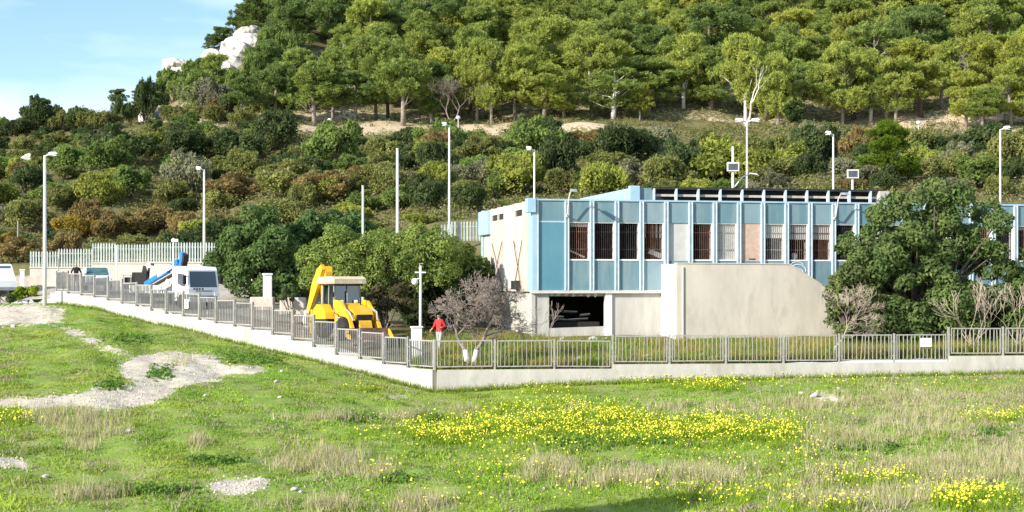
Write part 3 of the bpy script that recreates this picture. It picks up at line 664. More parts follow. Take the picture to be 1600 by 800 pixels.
# ------------------------------------------------------------------ back wall with palisade, behind the truck
e = empty('retaining_wall', (*(U(60) * 105, 105), EYE - .4), 0, 'beige rendered wall below the palisade behind the truck', 'wall'); o0 = e.location.copy()
for (xa, xb, yt) in ((48, 145, 419), (145, 236, 412), (236, 345, 411), (345, 470, 408)):
    a, b = U(xa) * 105.6, U(xb) * 105.6; mb = MB().box(a, b, 105.4, 105.75, EYE - 1, PT(0, yt, 105.6).z); mb.box(a - .02, b + .02, 105.34, 105.81, PT(0, yt, 105.6).z, PT(0, yt, 105.6).z + .09)
    o = mb.build('wall_section', M['cream'] if xa < 236 else M['concrete_beige'], e); o.location = -o0
def palisade(segs, Y, label, step=.19):
    e = empty('palisade_fence', (U(segs[0][0]) * Y, Y, PT(0, segs[0][2], Y).z), 0, label, 'fence'); off = e.location
    slat = None
    for xa, xb, yb, yt in segs:
        a, b = U(xa) * Y, U(xb) * Y; zb, zt = PT(0, yb, Y).z, PT(0, yt, Y).z; H = zt - zb
        mb = MB().hull([(x, y, z) for x in (-.05, .05) for y in (-.012, .012) for z in (0, H - .1)] + [(0, y, H) for y in (-.012, .012)]); sl_ = mb.build('slat', M['palis']); COL.objects.unlink(sl_)
        for x in np.arange(a, b, step): inst(sl_, 'slat', e, (x - off.x, RNG.uniform(-.01, .01), zb - off.z), rz=RNG.normal() * .12)
        r = MB()
        for z in (zb + .18, zt - .35): r.box(a - off.x, b - off.x, .025, .065, z - off.z - .03, z - off.z + .03)
        r.build('rail', M['palis'], e)
        for x in np.arange(a, b + .1, (b - a) / max(1, round((b - a) / 2.4))):
            MB().box(x - off.x - .04, x - off.x + .04, .07, .15, zb - off.z - .02, zt - off.z - .12).build('post', M['pole'], e)
palisade([(48, 92, 418, 392), (92, 145, 417, 388), (145, 180, 411, 379), (180, 236, 410, 381), (236, 345, 409, 378)], 105.6, 'pale green palisade fence on the wall behind the truck')
palisade([(690, 706, 372, 350), (706, 756, 376, 345)], 95, 'short palisade fence beside the far left corner of the building')
# gate posts and white kerb pieces near the truck
def concrete_post(px_, yb, yt, Y, wd, label, m='white', cap=True, name='gate_pillar'):
    z0 = PT(0, yb, Y).z; z1 = PT(0, yt, Y).z; e = empty(name, (U(px_) * Y, Y, z0), .3, label, 'pillar')
    MB().bbox(-wd/2, wd/2, -wd/2, wd/2, -.4, z1 - z0, .02).build('shaft', M[m], e)
    if cap: MB().bbox(-wd*.6, wd*.6, -wd*.6, wd*.6, z1 - z0, z1 - z0 + .1, .02).build('cap', M[m], e)
    return e
concrete_post(35, 450, 423, 98, .28, 'white gate pillar between the van and the beige wall')
concrete_post(418, 470, 430, 82, .42, 'white rendered pillar half hidden by the dark rounded tree')
z = PT(0, 470, 78).z
tag(MB().bbox(U(392)*78, U(428)*78, 77.7, 78.4, z - .5, PT(0, 464, 78).z, .03).build('concrete_block', M['cream']), 'white concrete block behind the sloping fence left of the backhoe', 'block')
tag(MB().bbox(U(436)*77, U(476)*77, 77.2, 77.6, z - .7, PT(0, 465, 77).z, .03).build('low_wall', M['cream']), 'low pale wall just left of the yellow digging arm', 'wall')

# ------------------------------------------------------------------ the blue prefabricated building
BZ = EYE - 2.7; BA = math.atan2(.208, .978)
B = empty('blue_building', (1.03, 74.65, BZ), BA, 'derelict long building of blue panels, pale mullions and barred windows', 'building')
def part(name, m, parent=None, **k):
    return k['mb'].build(name, M[m] if isinstance(m, str) else m, parent or B)
BX0, PITCH, NBAY = 1.67, 1.267, 21
XEND = BX0 + PITCH * NBAY
ZT, ZWT, ZWS, ZLB = 6.70, 5.61, 3.80, 2.27
def mullion(x, z0=ZLB, z1=ZT - .05):
    mb = MB().box(x - .10, x + .10, -.03, .10, z0, z1); mb.box(x - .105, x - .055, -.11, -.03, z0, z1); mb.box(x + .055, x + .105, -.11, -.03, z0, z1)
    part('mullion', 'mullion', mb=mb)
for k in range(NBAY + 1): mullion(BX0 + PITCH * k)
part('corner_post', 'palebl', mb=MB().box(-.06, .16, -.08, .14, 2.27, ZT - .05)); part('corner_post', 'mullion', mb=MB().box(.17, .25, -.10, .1, 2.27, ZT - .05))
part('corner_cap', 'palebl', mb=MB().bbox(-.34, .10, -.20, .28, 6.05, 6.74, .02))
part('wall_panel', 'blue', mb=MB().box(.25, BX0 - .10, 0, .07, 5.66, ZT - .05)); part('wall_panel', 'bluedeep', mb=MB().box(.25, BX0 - .10, 0, .07, ZLB, 5.58))
part('panel_joint', 'palebl', mb=MB().box(.25, BX0 - .10, -.015, .06, 5.58, 5.66))
KIND = ['A', 'B', 'B', 'C', 'block', 'R', 'shut', 'board', 'half', 'halfw', 'halfr', 'B', 'R', 'shut', 'B', 'B', 'block', 'R', 'B', 'A', 'B']
def grille(w_, x0, x1, z0, z1, m, y=.1, n=9, rail=True):
    mb = MB()
    for i in range(n): x = x0 + (x1 - x0) * (i + .5) / n; mb.box(x - .011, x + .011, y - .011, y + .011, z0, z1)
    if rail: 
        for f in (.28, .76): mb.box(x0, x1, y + .012, y + .03, z0 + (z1 - z0) * f - .018, z0 + (z1 - z0) * f + .018)
    part('grille', m, w_, mb=mb)
for k in range(NBAY):
    x0 = BX0 + PITCH * k + .10; x1 = BX0 + PITCH * (k + 1) - .10; kd = KIND[k]
    part('wall_panel', 'bluegrey' if k in (3, 4, 7, 10) else 'blue', mb=MB().box(x0, x1, 0, .07, ZWT, ZT - .05))
    part('wall_panel', 'bluegrey' if k in (8, 9, 3) else 'blue', mb=MB().box(x0, x1, 0, .07, ZLB, ZWS - .07))
    if kd == 'block':
        mbk = MB().box(x0, x1, .06, .25, ZWS - .07, ZWT); part('block_infill', 'block', mb=mbk)
        for r_ in range(9):
            z0_ = ZWS - .06 + r_ * .205
            for c_ in range(3): xx = x0 + (x1 - x0) * c_ / 3 + (.0 if r_ % 2 else .0); MBb = MB().box(xx + .008, xx + (x1 - x0) / 3 - .008, .045, .062, z0_, z0_ + .19)
            continue
        wi = None
    elif kd == 'board':
        part('chipboard_sheet', 'salmon', mb=MB().box(x0, x1, .03, .09, ZWS - .07, ZWT)); part('dark_slot', 'dark', mb=MB().box(x0 + .45, x0 + .8, .02, .035, ZWS + .0, ZWS + .06))
    else:
        fr = MB(); D = .34
        fr.box(x0, x0 + .05, .02, D, ZWS, ZWT - .04); fr.box(x1 - .05, x1, .02, D, ZWS, ZWT - .04); fr.box(x0, x1, -.03, D, ZWS - .07, ZWS); fr.box(x0, x1, .02, D, ZWT - .04, ZWT)
        wi = part('window', 'white', mb=fr)
        a, b = x0 + .05, x1 - .05
        if kd in ('A', 'B', 'C', 'R'):
            grille(wi, a, b, ZWS, ZWT - .04, 'rust' if kd != 'B' else 'dark')
            if kd == 'A':
                part('blind', 'offwhite', wi, mb=MB().box(a + .1, b - .02, .14, .18, ZWT - .22, ZWT - .05))
                mt = Matrix.Translation((a + .35, .2, ZWS + .3)) @ Matrix.Rotation(R(24), 4, 'Y'); part('loose_plank', 'offwhite', wi, mb=MB().box(-.45, .5, 0, .03, -.04, .04, mt))
            if kd == 'C':
                mt = Matrix.Translation((a + .55, .2, ZWS + .32)) @ Matrix.Rotation(R(22), 4, 'Y'); part('loose_plank', 'offwhite', wi, mb=MB().box(-.28, .42, 0, .04, -.12, .12, mt))
                grille(wi, a, b, ZWT - .75, ZWT - .04, 'offwhite', .16, 5, False)
        elif kd == 'shut':
            part('shutter', 'offwhite', wi, mb=MB().box(a, b, .14, .18, ZWS, ZWT - .04)); grille(wi, a, b, ZWS, ZWT - .04, 'galv', .08, 10)
        else:
            zz = ZWT - (.78 if kd != 'half' else .72); part('shutter', 'offwhite', wi, mb=MB().box(a, b, .14, .18, zz, ZWT - .04)); grille(wi, a, b, ZWS, ZWT - .04, 'galv' if kd == 'half' else 'rust', .08, 9)
            if kd == 'halfw':
                mb = MB().ico((a + .42, .3, ZWS + .22), (.22, .1, .27), 5, .3); part('torn_curtain', 'white', wi, mb=mb)
# roof edge, ledge, slabs, rooms
part('parapet_cap', 'palebl', mb=MB().box(.1, XEND + .1, -.06, .3, ZT - .05, ZT + .03))
part('ledge', 'offwhite', mb=MB().box(-.1, XEND, -.09, .3, 2.13, ZLB))
part('roof_slab', 'roof', mb=MB().box(.12, XEND, .32, 12.7, 6.2, 6.5)); part('floor_slab', 'concrete_grey', mb=MB().box(.12, XEND, .32, 12.7, 1.98, 2.12))
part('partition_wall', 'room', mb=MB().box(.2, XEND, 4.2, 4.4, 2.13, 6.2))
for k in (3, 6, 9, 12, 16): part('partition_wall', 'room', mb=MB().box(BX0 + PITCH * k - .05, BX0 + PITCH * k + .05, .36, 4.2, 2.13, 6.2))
part('rear_wall', 'cream', mb=MB().box(.2, XEND, 12.7, 12.9, -.6, 6.6))
part('end_wall', 'cream', mb=MB().box(XEND, XEND + .2, .35, 12.9, -.6, 6.6))
# left gable: cream panels, slots, posts, cross braces
for (y0, y1, slot, mm) in ((.3, 1.2, False, 'palebl'), (1.22, 2.0, False, 'cream'), (2.05, 3.9, True, 'cream'), (4.0, 6.6, False, 'offwhite'), (6.7, 8.2, True, 'cream'), (8.3, 10.0, True, 'cream'), (10.1, 12.2, False, 'cream')):
    zt_ = 6.0 if slot else 6.66; part('gable_panel', mm, mb=MB().box(-.05 if mm != 'palebl' else -.02, .12, y0, y1, 2.2, zt_))
    if slot: part('gable_lintel', 'offwhite', mb=MB().box(-.05, .12, y0, y1, 6.32, 6.66)); part('slot', 'dark', mb=MB().box(.0, .1, y0, y1, 6.0, 6.32))
for y in (2.025, 3.95, 6.65, 8.25, 10.05): part('gable_post', 'concrete_beige', mb=MB().box(-.09, .1, y - .07, y + .07, 2.2, 6.7))
part('corner_post', 'palebl', mb=MB().box(-.12, .1, 12.3, 12.8, 2.0, 6.7)); part('corner_cap', 'palebl', mb=MB().bbox(-.26, .13, 10.4, 12.95, 5.3, 6.62, .02))
for (ya, yb) in ((4.02, 2.08), (6.9, 9.8)):
    mb = MB(); mb.tube([(-.1, ya, 2.3), (-.1, yb, 4.8)], .022, 4); mb.tube([(-.13, ya, 4.8), (-.13, yb, 2.3)], .022, 4); part('cross_brace', 'rust', mb=mb)
part('vent_box', 'dark', mb=MB().bbox(-.35, -.06, 2.6, 3.6, 2.3, 2.75, .02))
# lower storey: concrete, the broken opening
part('base_wall', 'concrete_grey', mb=MB().box(.1, .82, .12, .4, -.8, 2.13)); part('base_wall', 'concrete_grey', mb=MB().box(.1, .4, .4, 12.7, -.8, 2.13))
part('base_wall', 'concrete_grey', mb=MB().box(3.66, 6.5, .12, .4, -.8, 2.13)); part('base_wall', 'concrete_grey', mb=MB().box(6.5, XEND, .14, .4, -.8, 2.12))
part('pilaster', 'white', mb=MB().box(3.64, 3.98, .02, .14, -.8, 2.13)); part('pilaster', 'concrete_grey', mb=MB().box(-.06, .12, .06, .5, -.8, 2.13))
part('sill_wall', 'concrete_grey', mb=MB().hull([(.82, y, z) for y in (.13, .4) for z in (-.8, .42)] + [(3.7, y, z) for y in (.13, .4) for z in (-.8, .5)] + [(2.0, y, .25) for y in (.13, .4)]))
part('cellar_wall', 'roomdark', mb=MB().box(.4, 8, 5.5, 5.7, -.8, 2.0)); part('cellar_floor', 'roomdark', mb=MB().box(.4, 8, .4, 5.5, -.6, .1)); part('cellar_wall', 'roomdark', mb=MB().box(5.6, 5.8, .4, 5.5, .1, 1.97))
rr = random.Random(4)
for j in range(7):
    x = .95 + j * .37; s_ = rr.uniform(.08, .2); part('broken_edge', 'offwhite', mb=MB().ico((x, .2, 2.06), (.2, .09, s_ * 1.2), j, .4, sub=1))
for (x, y, z, lx, a) in ((1.3, 1.2, 1.0, .5, 8), (2.0, 1.6, .78, .55, 4), (2.6, 1.4, .82, .5, -3), (2.35, 2, 1.18, .35, 3), (2.9, 1.2, 1.05, .25, -6)):  # ceiling debris boards, placed to stand for streaks of light in the opening
    mt = Matrix.Translation((x, y, z)) @ Matrix.Rotation(R(a), 4, 'Y') @ Matrix.Rotation(R(-20), 4, 'X'); part('light_streak_board', 'concrete_grey', mb=MB().box(-lx, lx, -.12, .12, -.02, .02, mt))
part('fallen_beam', 'roomdark', mb=MB().box(.8, 3.6, 1.0, 1.9, .1, .7))
# stair block with sloping parapet, standing out from the front
SF = [(6.52, -.9), (6.52, 3.56), (12.25, 3.53), (13.9, 2.55), (17.6, .3), (17.6, -.9)]
part('stair_parapet', 'concrete_beige', mb=MB().prism(SF, -2.4, -2.12))
part('stair_coping', 'concrete_beige', mb=MB().prism([(6.50, 3.56), (6.50, 3.61), (12.27, 3.58), (13.95, 2.58), (13.93, 2.53), (12.25, 3.53)], -2.43, -2.09))
part('stair_side', 'white', mb=MB().box(6.50, 6.78, -2.12, .10, -.9, 3.55)); part('stair_landing', 'concrete_grey', mb=MB().box(6.78, 12.2, -2.12, .02, 1.9, 2.1))  # side made whiter than the parapet, its sunlit brightness put into the colour
part('drainpipe', 'concrete_grey', mb=MB().tube([(6.82, -2.43, -.3), (6.82, -2.43, 3.4)], .045, 6))
# set-back upper volume: flank tinted paler blue as if sunlit, dark louvred band
part('roof_flank', 'palebl', mb=MB().hull([(6.0, y, z) for y in (3.2, 14) for z in (6.5, 7.55)] + [(6.12, y, z) for y in (3.2, 14) for z in (6.5, 7.55)]))
part('roof_flank_cap', 'palebl', mb=MB().bbox(5.75, 6.3, 2.95, 3.25, 6.5, 7.62, .02)); part('roof_front_panel', 'blue', mb=MB().box(6.3, 7.0, 3.1, 3.2, 6.5, 7.52))
part('band_back', 'dark', mb=MB().box(7.0, 19.5, 3.75, 3.85, 6.5, 7.45)); part('band_roof', 'dark', mb=MB().box(6.95, 19.5, 3.02, 6, 7.46, 7.58))
part('band_rail', 'concrete_grey', mb=MB().box(7.0, 19.5, 3.2, 3.5, 7.10, 7.22)); part('band_sill', 'room', mb=MB().box(7.0, 19.5, 3.25, 3.4, 6.5, 6.72))
for k in range(11): x = 7.02 + k * 1.2; part('band_post', 'mullion', mb=MB().box(x, x + .10, 3.0, 3.2, 6.5, 7.5))
part('band_end', 'concrete_grey', mb=MB().bbox(19.5, 20.1, 2.9, 6, 6.5, 7.5, .03))
# graffiti rings on a lower panel
def ring(x, z, r, a0, a1, rad=.022):
    pts = [(x + r * math.cos(R(a)), -.012, z + r * .75 * math.sin(R(a))) for a in np.linspace(a0, a1, 16)]; part('graffiti', 'graf', mb=MB().tube(pts, rad, 4))
xg = BX0 + PITCH * 9 + .62
ring(xg, 3.25, .42, -10, 200); ring(xg + .02, 3.15, .26, 10, 340); ring(xg - .05, 3.4, .40, 30, 150); ring(xg + .1, 2.85, .35, 180, 330)
# swan-neck lamps on the facade
def swan(xl, label):
    m3 = Matrix.Translation((1.03, 74.65, BZ)) @ Matrix.Rotation(BA, 4, 'Z'); e = empty('wall_lamp', m3 @ Vector((xl, -.12, 5.9)), BA, label, 'lamp')
    MB().box(-.1, .06, -.04, .02, -.06, .06).build('bracket', M['pole'], e)
    MB().tube([(0, -.03, 0), (0, -.2, .1), (.0, -.32, .5), (.02, -.45, .95), (.04, -.75, 1.2), (.06, -.95, 1.18)], .035, 6).build('arm', M['pole'], e, True)
    MB().hull([(.06 + a, -.9 + b, 1.16 + c) for a, b, c in ((-.12, .08, 0), (.12, .08, 0), (-.13, -.5, -.06), (.13, -.5, -.06), (-.1, .05, .1), (.1, .05, .1), (-.09, -.42, .08), (.09, -.42, .08))]).build('lamp_head', M['plastic'], e)
swan(BX0 - .02, 'swan-neck lamp on the left end of the blue facade'); swan(BX0 + PITCH * 11, 'swan-neck lamp on the blue facade beside the big dark tree')

# ------------------------------------------------------------------ lamp posts, poles, masts
def lamp_post(px_, yt, Y, label, arm=1, length=.9, yb=None, double=False, r=.09, head=True, group='street lamps around the school yard'):
    X = U(px_) * Y; z0 = gz(X, Y) - .1 if yb is None else PT(0, yb, Y).z; h = PT(0, yt, Y).z - z0; e = empty('street_lamp', (X, Y, z0), 0, label, 'lamp', group)
    MB().tube([(0, 0, -.2), (0, 0, h * .3), (0, 0, h)], [r, r * .9, r * .62], 8).build('pole', M['pole'], e, True)
    for s in ((arm, -arm) if double else (arm,)):
        if not head: continue
        MB().tube([(0, 0, h - .05), (s * .2, -.05, h + .03), (s * length * .5, -.1, h + .08)], .04, 6).build('arm', M['pole'], e, True)
        hd = MB().hull([(s * length * a, -.1 + b, h + .08 + c) for a, b, c in ((.3, -.08, -.03), (.3, .08, -.03), (.45, -.16, -.08), (.45, .16, -.08), (1.05, -.14, .0), (1.05, .14, .0), (.4, -.1, .10), (.4, .1, .10), (.95, -.09, .13), (.95, .09, .13))]).build('lamp_head', M['white'], e)
        MB().box(min(s*length*.5, s*length), max(s*length*.5, s*length), -.2, .0, h - .035, h + .0).build('lens', M['lampglass'], hd)
    return e
lamp_post(70, 243, 92, 'tallest white lamp post at the left end of the sloping fence', 1, .75, 472, r=.13)
lamp_post(319, 265, 104, 'white lamp post rising behind the truck cab', -1, .5, 420, r=.1)
lamp_post(702, 196, 100, 'thin tall lamp post left of the building', -1, .45, r=.09)
lamp_post(835, 234, 96, 'lamp post behind the left corner of the building', -1, .5, r=.08)
lamp_post(1167, 190, 98, 'tall double-armed lamp post behind the roof', 1, .75, double=True, r=.075)
lamp_post(1302, 210, 97, 'lamp post behind the right part of the roof', -1, .5, r=.085)
lamp_post(1563, 202, 98, 'lamp post at the far right behind the trees', 1, .55, r=.08)
def pole(px_, yt, Y, label, r=.08, m='pole', yb=None):
    X = U(px_) * Y; z0 = gz(X, Y) - .2 if yb is None else PT(0, yb, Y).z; h = PT(0, yt, Y).z - z0; mb = MB().tube([(0, 0, 0), (0, 0, h * .5), (0, 0, h)], [r, r * .9, r * .8], 8); mb.tube([(0, 0, h), (0, 0, h + .04)], r * .95, 8)
    o = mb.build('pole', M[m]); o.location = (X, Y, z0); return tag(o, label, 'pole')
pole(567, 291, 92, 'short bare white pole behind the rounded tree'); pole(621, 233, 92, 'bare white pole without a lamp above the light green tree', .10)
pole(168, 173, 189, 'concrete pillar on the left skyline beside the hut', .22, 'concrete_beige'); pole(28, 346, 112, 'thin grey pole among shrubs at the far left', .05, 'galvdark')
pole(182, 384, 100, 'thin white post before the palisade fence', .05); pole(91, 405, 98, 'thin post near the person in black', .05, 'galv')
def sign_pole(px_, yt, ys, Y, label, w_=.8):
    X = U(px_) * Y; z0 = EYE - .5; e = empty('panel_post', (X, Y, z0), 0, label, 'sign'); h = PT(0, yt, Y).z - z0; hs = PT(0, ys, Y).z - z0
    MB().tube([(0, 0, 0), (0, 0, h)], [.09, .07], 8).build('pole', M['pole'], e, True); f = MB().bbox(-w_/2, w_/2, -.16, -.10, hs - .28, hs + .28, .015).build('panel', M['offwhite'], e)
    MB().box(-w_/2 + .09, w_/2 - .09, -.165, -.158, hs - .2, hs + .2).build('panel_face', M['solar'], f)
sign_pole(1145, 229, 261, 96, 'framed dark panel on a pole behind the roof, beside the double lamp', .78); sign_pole(1332, 267, 272, 96, 'smaller framed dark panel behind the right roof end', .75)
X, Y = U(1167) * 96.5, 96.5
tag(MB().tube([PT(1148, 292, Y), PT(1160, 277, Y), PT(1172, 271, Y), PT(1182, 272, Y), PT(1186, 275, Y)], .05, 6).build('curved_pipe', M['pole'], None, True), 'curved white pipe rising over the roof edge beside the double lamp', 'pipe')
def globe(px_, py_, Y, label):
    X = U(px_) * Y; z0 = gz(X, Y); h = PT(0, py_, Y).z - z0; e = empty('globe_lamp', (X, Y, z0), 0, label, 'lamp', 'globe lamps along the terrace'); MB().tube([(0, 0, -.1), (0, 0, h)], .05, 6).build('pole', M['pole'], e); MB().lathe([(.05, -.2), (.2, -.1), (.26, .03), (.2, .16), (.05, .24)], c=(0, 0, h), n=12).build('globe', M['white'], e, True)
globe(1435, 192, 172, 'globe lamp on the terrace under the right-hand pines'); globe(716, 184, 176, 'globe lamp on the terrace by the grey dry tree'); globe(515, 188, 178, 'globe lamp on the terrace among the left pine trunks')
# camera mast near the digger
Y = 66.6; X = U(657) * Y; z0 = gz(X, Y); e = empty('camera_mast', (X, Y, z0), 0, 'white camera mast with crosspiece beside the backhoe', 'mast'); h = PT(0, 415, Y).z - z0
MB().tube([(0, 0, -.1), (0, 0, h)], [.07, .05], 8).build('pole', M['white'], e, True); MB().box(-.24, .24, -.03, .03, h - .32, h - .27).build('crossbar', M['white'], e)
MB().tube([(-.06, -.02, h - .15), (-.02, -.05, h + .1), (.12, -.05, h + .08)], .025, 5).build('aerial', M['galv'], e)
cm = MB().tube([(-.2, -.05, h - .6), (-.05, -.05, h - .56)], .03, 5).build('camera_arm', M['white'], e); MB().lathe([(.03, .14), (.13, .10), (.14, -.05), (.1, -.13), (.03, -.16)], c=(-.24, -.05, h - .68), n=12).build('camera_dome', M['white'], cm, True)
Y = 66; X = U(651) * Y; z0 = gz(X, Y); z1 = PT(0, 512, Y).z - z0
e = empty('meter_cabinet', (X, Y, z0), .2, 'white cabinet at the foot of the camera mast', 'cabinet'); MB().bbox(-.22, .22, -.15, .15, -.1, z1, .02).build('body', M['white'], e); MB().bbox(-.26, .26, -.19, .19, z1, z1 + .06, .01).build('lid', M['white'], e)
# tall camera post before the truck
Y = 82.8; X = U(271) * Y; z0 = gz(X, Y); e = empty('camera_post', (X, Y, z0), 0, 'thin white camera post in front of the truck', 'mast'); h = PT(0, 372, Y).z - z0
MB().tube([(0, 0, -.2), (0, 0, h)], [.055, .045], 8).build('pole', M['white'], e, True); MB().bbox(-.1, .28, -.1, .06, h - .22, h - .05, .03).build('camera_head', M['white'], e)

# ------------------------------------------------------------------ vehicles
def wheel(parent, x, y, r, wd, rim='rim'):
    t = MB().lathe([(r*.55, -wd/2), (r*.9, -wd/2), (r, -wd*.36), (r, wd*.36), (r*.9, wd/2), (r*.55, wd/2)], 'y', (0, 0, 0), 20).build('wheel', M['tyre'], parent, True); t.location = (x, y, r)
    MB().lathe([(r*.58, -wd*.46), (r*.52, -wd*.5), (r*.2, -wd*.38), (r*.2, wd*.38), (r*.52, wd*.5), (r*.58, wd*.46)], 'y', (0, 0, 0), 16).build('rim', M[rim], t, True); return t
def truck():
    X, Y = -17.42, 84.6
    e = empty('crane_truck', (X, Y, gz(X, Y)), R(-52), 'white flatbed truck with folded blue crane behind the sloping fence', 'truck')
    W = .9
    cab = MB().hull([(x, y, z) for y in (-W, W) for x, z in ((.95, .45), (.98, 1.1), (.76, 2.14), (.62, 2.3), (-.7, 2.36), (-.85, 2.22), (-.85, .45))]).build('cab', M['cabwhite'], e)
    ws = MB().hull([(.975, y, 1.2) for y in (-.8, .8)] + [(.795, y, 2.06) for y in (-.77, .77)] + [(.95, y, 1.2) for y in (-.8, .8)] + [(.77, y, 2.06) for y in (-.77, .77)]).build('windscreen', M['solar'], cab)
    MB().hull([(.985, y, 1.22) for y in (-.78, .78)] + [(.805, y, 2.05) for y in (-.75, .75)] + [(.98, y, 1.22) for y in (-.78, .78)] + [(.80, y, 2.05) for y in (-.75, .75)]).build('glass', M['glass'], ws)
    for s in (-1, 1):
        d = MB().hull([(x, s * (W + .004 + k), z) for x, z in ((.72, .6), (.74, 1.2), (.5, 2.0), (-.45, 2.05), (-.5, .6)) for k in (0, .01)]).build('door', M['cabwhite'], cab)
        MB().hull([(x, s * (W + .018 + k), z) for x, z in ((.66, 1.25), (.42, 1.92), (-.36, 1.95), (-.36, 1.4), (.3, 1.22)) for k in (0, .008)]).build('window', M['solar'], d)
        MB().bbox(.85, .93, s * W + (0.1 if s > 0 else -.28), s * W + (.28 if s > 0 else -.1), 1.35, 1.85, .02).build('mirror', M['tyre'], cab); MB().box(.86, .9, min(s*W, s*(W+.12)), max(s*W, s*(W+.12)), 1.75, 1.79).build('mirror_arm', M['tyre'], cab)
        MB().bbox(.98, 1.02, s * .78 - .16, s * .78 + .16, .72, .9, .01).build('headlight', M['lampglass'], cab)
    MB().bbox(.985, 1.0, -.5, .5, .95, 1.02, .003).build('grille', M['plastic'], cab); MB().bbox(.99, 1.06, -.3, .3, .44, .55, .004).build('number_plate', M['white'], e); MB().bbox(.94, 1.08, -W, W, .38, .66, .03).build('bumper', M['cabwhite'], e); MB().bbox(.98, 1.0, -.75, .75, .68, .72, .004).build('grille', M['tyre'], cab)
    for i, y in enumerate((-.62, -.46, -.3, -.12)): MB().box(.986, .994, y, y + .10, 1.05, 1.14).build('lettering', M['tyre'], cab)
    MB().box(-6.2, -.8, -.45, -.3, .6, .8).build('chassis_rail', M['tyre'], e); MB().box(-6.2, -.8, .3, .45, .6, .8).build('chassis_rail', M['tyre'], e)
    bed = MB().box(-6.4, -1.5, -1.02, 1.02, .85, .97).build('flatbed', M['cabwhite'], e)
    for s in (-1, 1): MB().box(-6.4, -2.2, s * 1.02 - .02, s * 1.02 + .02, .97, 1.3).build('side_board', M['offwhite'], bed)
    for x, r in ((.1, .4), (-4.6, .4)):
        for s in (-1, 1): wheel(e, x, s * .85, r, .26)
    # folding crane
    c = MB().bbox(-1.45, -1.0, -.3, .3, .97, 2.2, .04).build('crane_column', M['craneblue'], e)
    def beam(nm, a, b, w0, h0, m, par):
        a, b = Vector(a), Vector(b); d = (b - a).normalized(); u = d.cross(Vector((0, 1, 0))).normalized()
        return MB().hull([tuple(p + Vector((0, sy * w0 / 2, 0)) + u * sz * h0 / 2) for p in (a, b) for sy in (-1, 1) for sz in (-1, 1)]).build(nm, M[m], par)
    b = beam('crane_boom', (-6.2, -.1, 1.35), (-3.2, -.1, 2.12), .22, .26, 'craneblue', e); beam('boom_stripe', (-4.4, -.1, 1.86), (-2.6, -.1, 2.34), .24, .20, 'white', b); beam('boom_cylinder', (-5.9, -.1, 1.08), (-2.2, -.1, 2.0), .16, .13, 'tyre', b)
    beam('crane_boom', (-3.2, -.1, 2.18), (-1.9, -.1, 2.62), .20, .26, 'craneblue', e)
    k = beam('crane_knuckle', (-1.62, -.05, 2.2), (-1.4, -.05, 3.12), .28, .30, 'craneblue', e); beam('knuckle_plate', (-1.4, -.05, 2.3), (-1.1, -.05, 3.0), .30, .2, 'tyre', k)
    MB().tube([(-3.4, .2, 1.3), (-2.9, .2, 1.55), (-2.4, .2, 1.35), (-1.8, .2, 1.7)], .05, 6).build('hose', M['tyre'], e)
    mb = MB().lathe([(.02, -.04), (.2, -.04), (.2, .04), (.02, .04)], 'y', (-2.9, -.3, 1.45), 12); mb.build('hose_reel', M['white'], e)
    return e
truck()
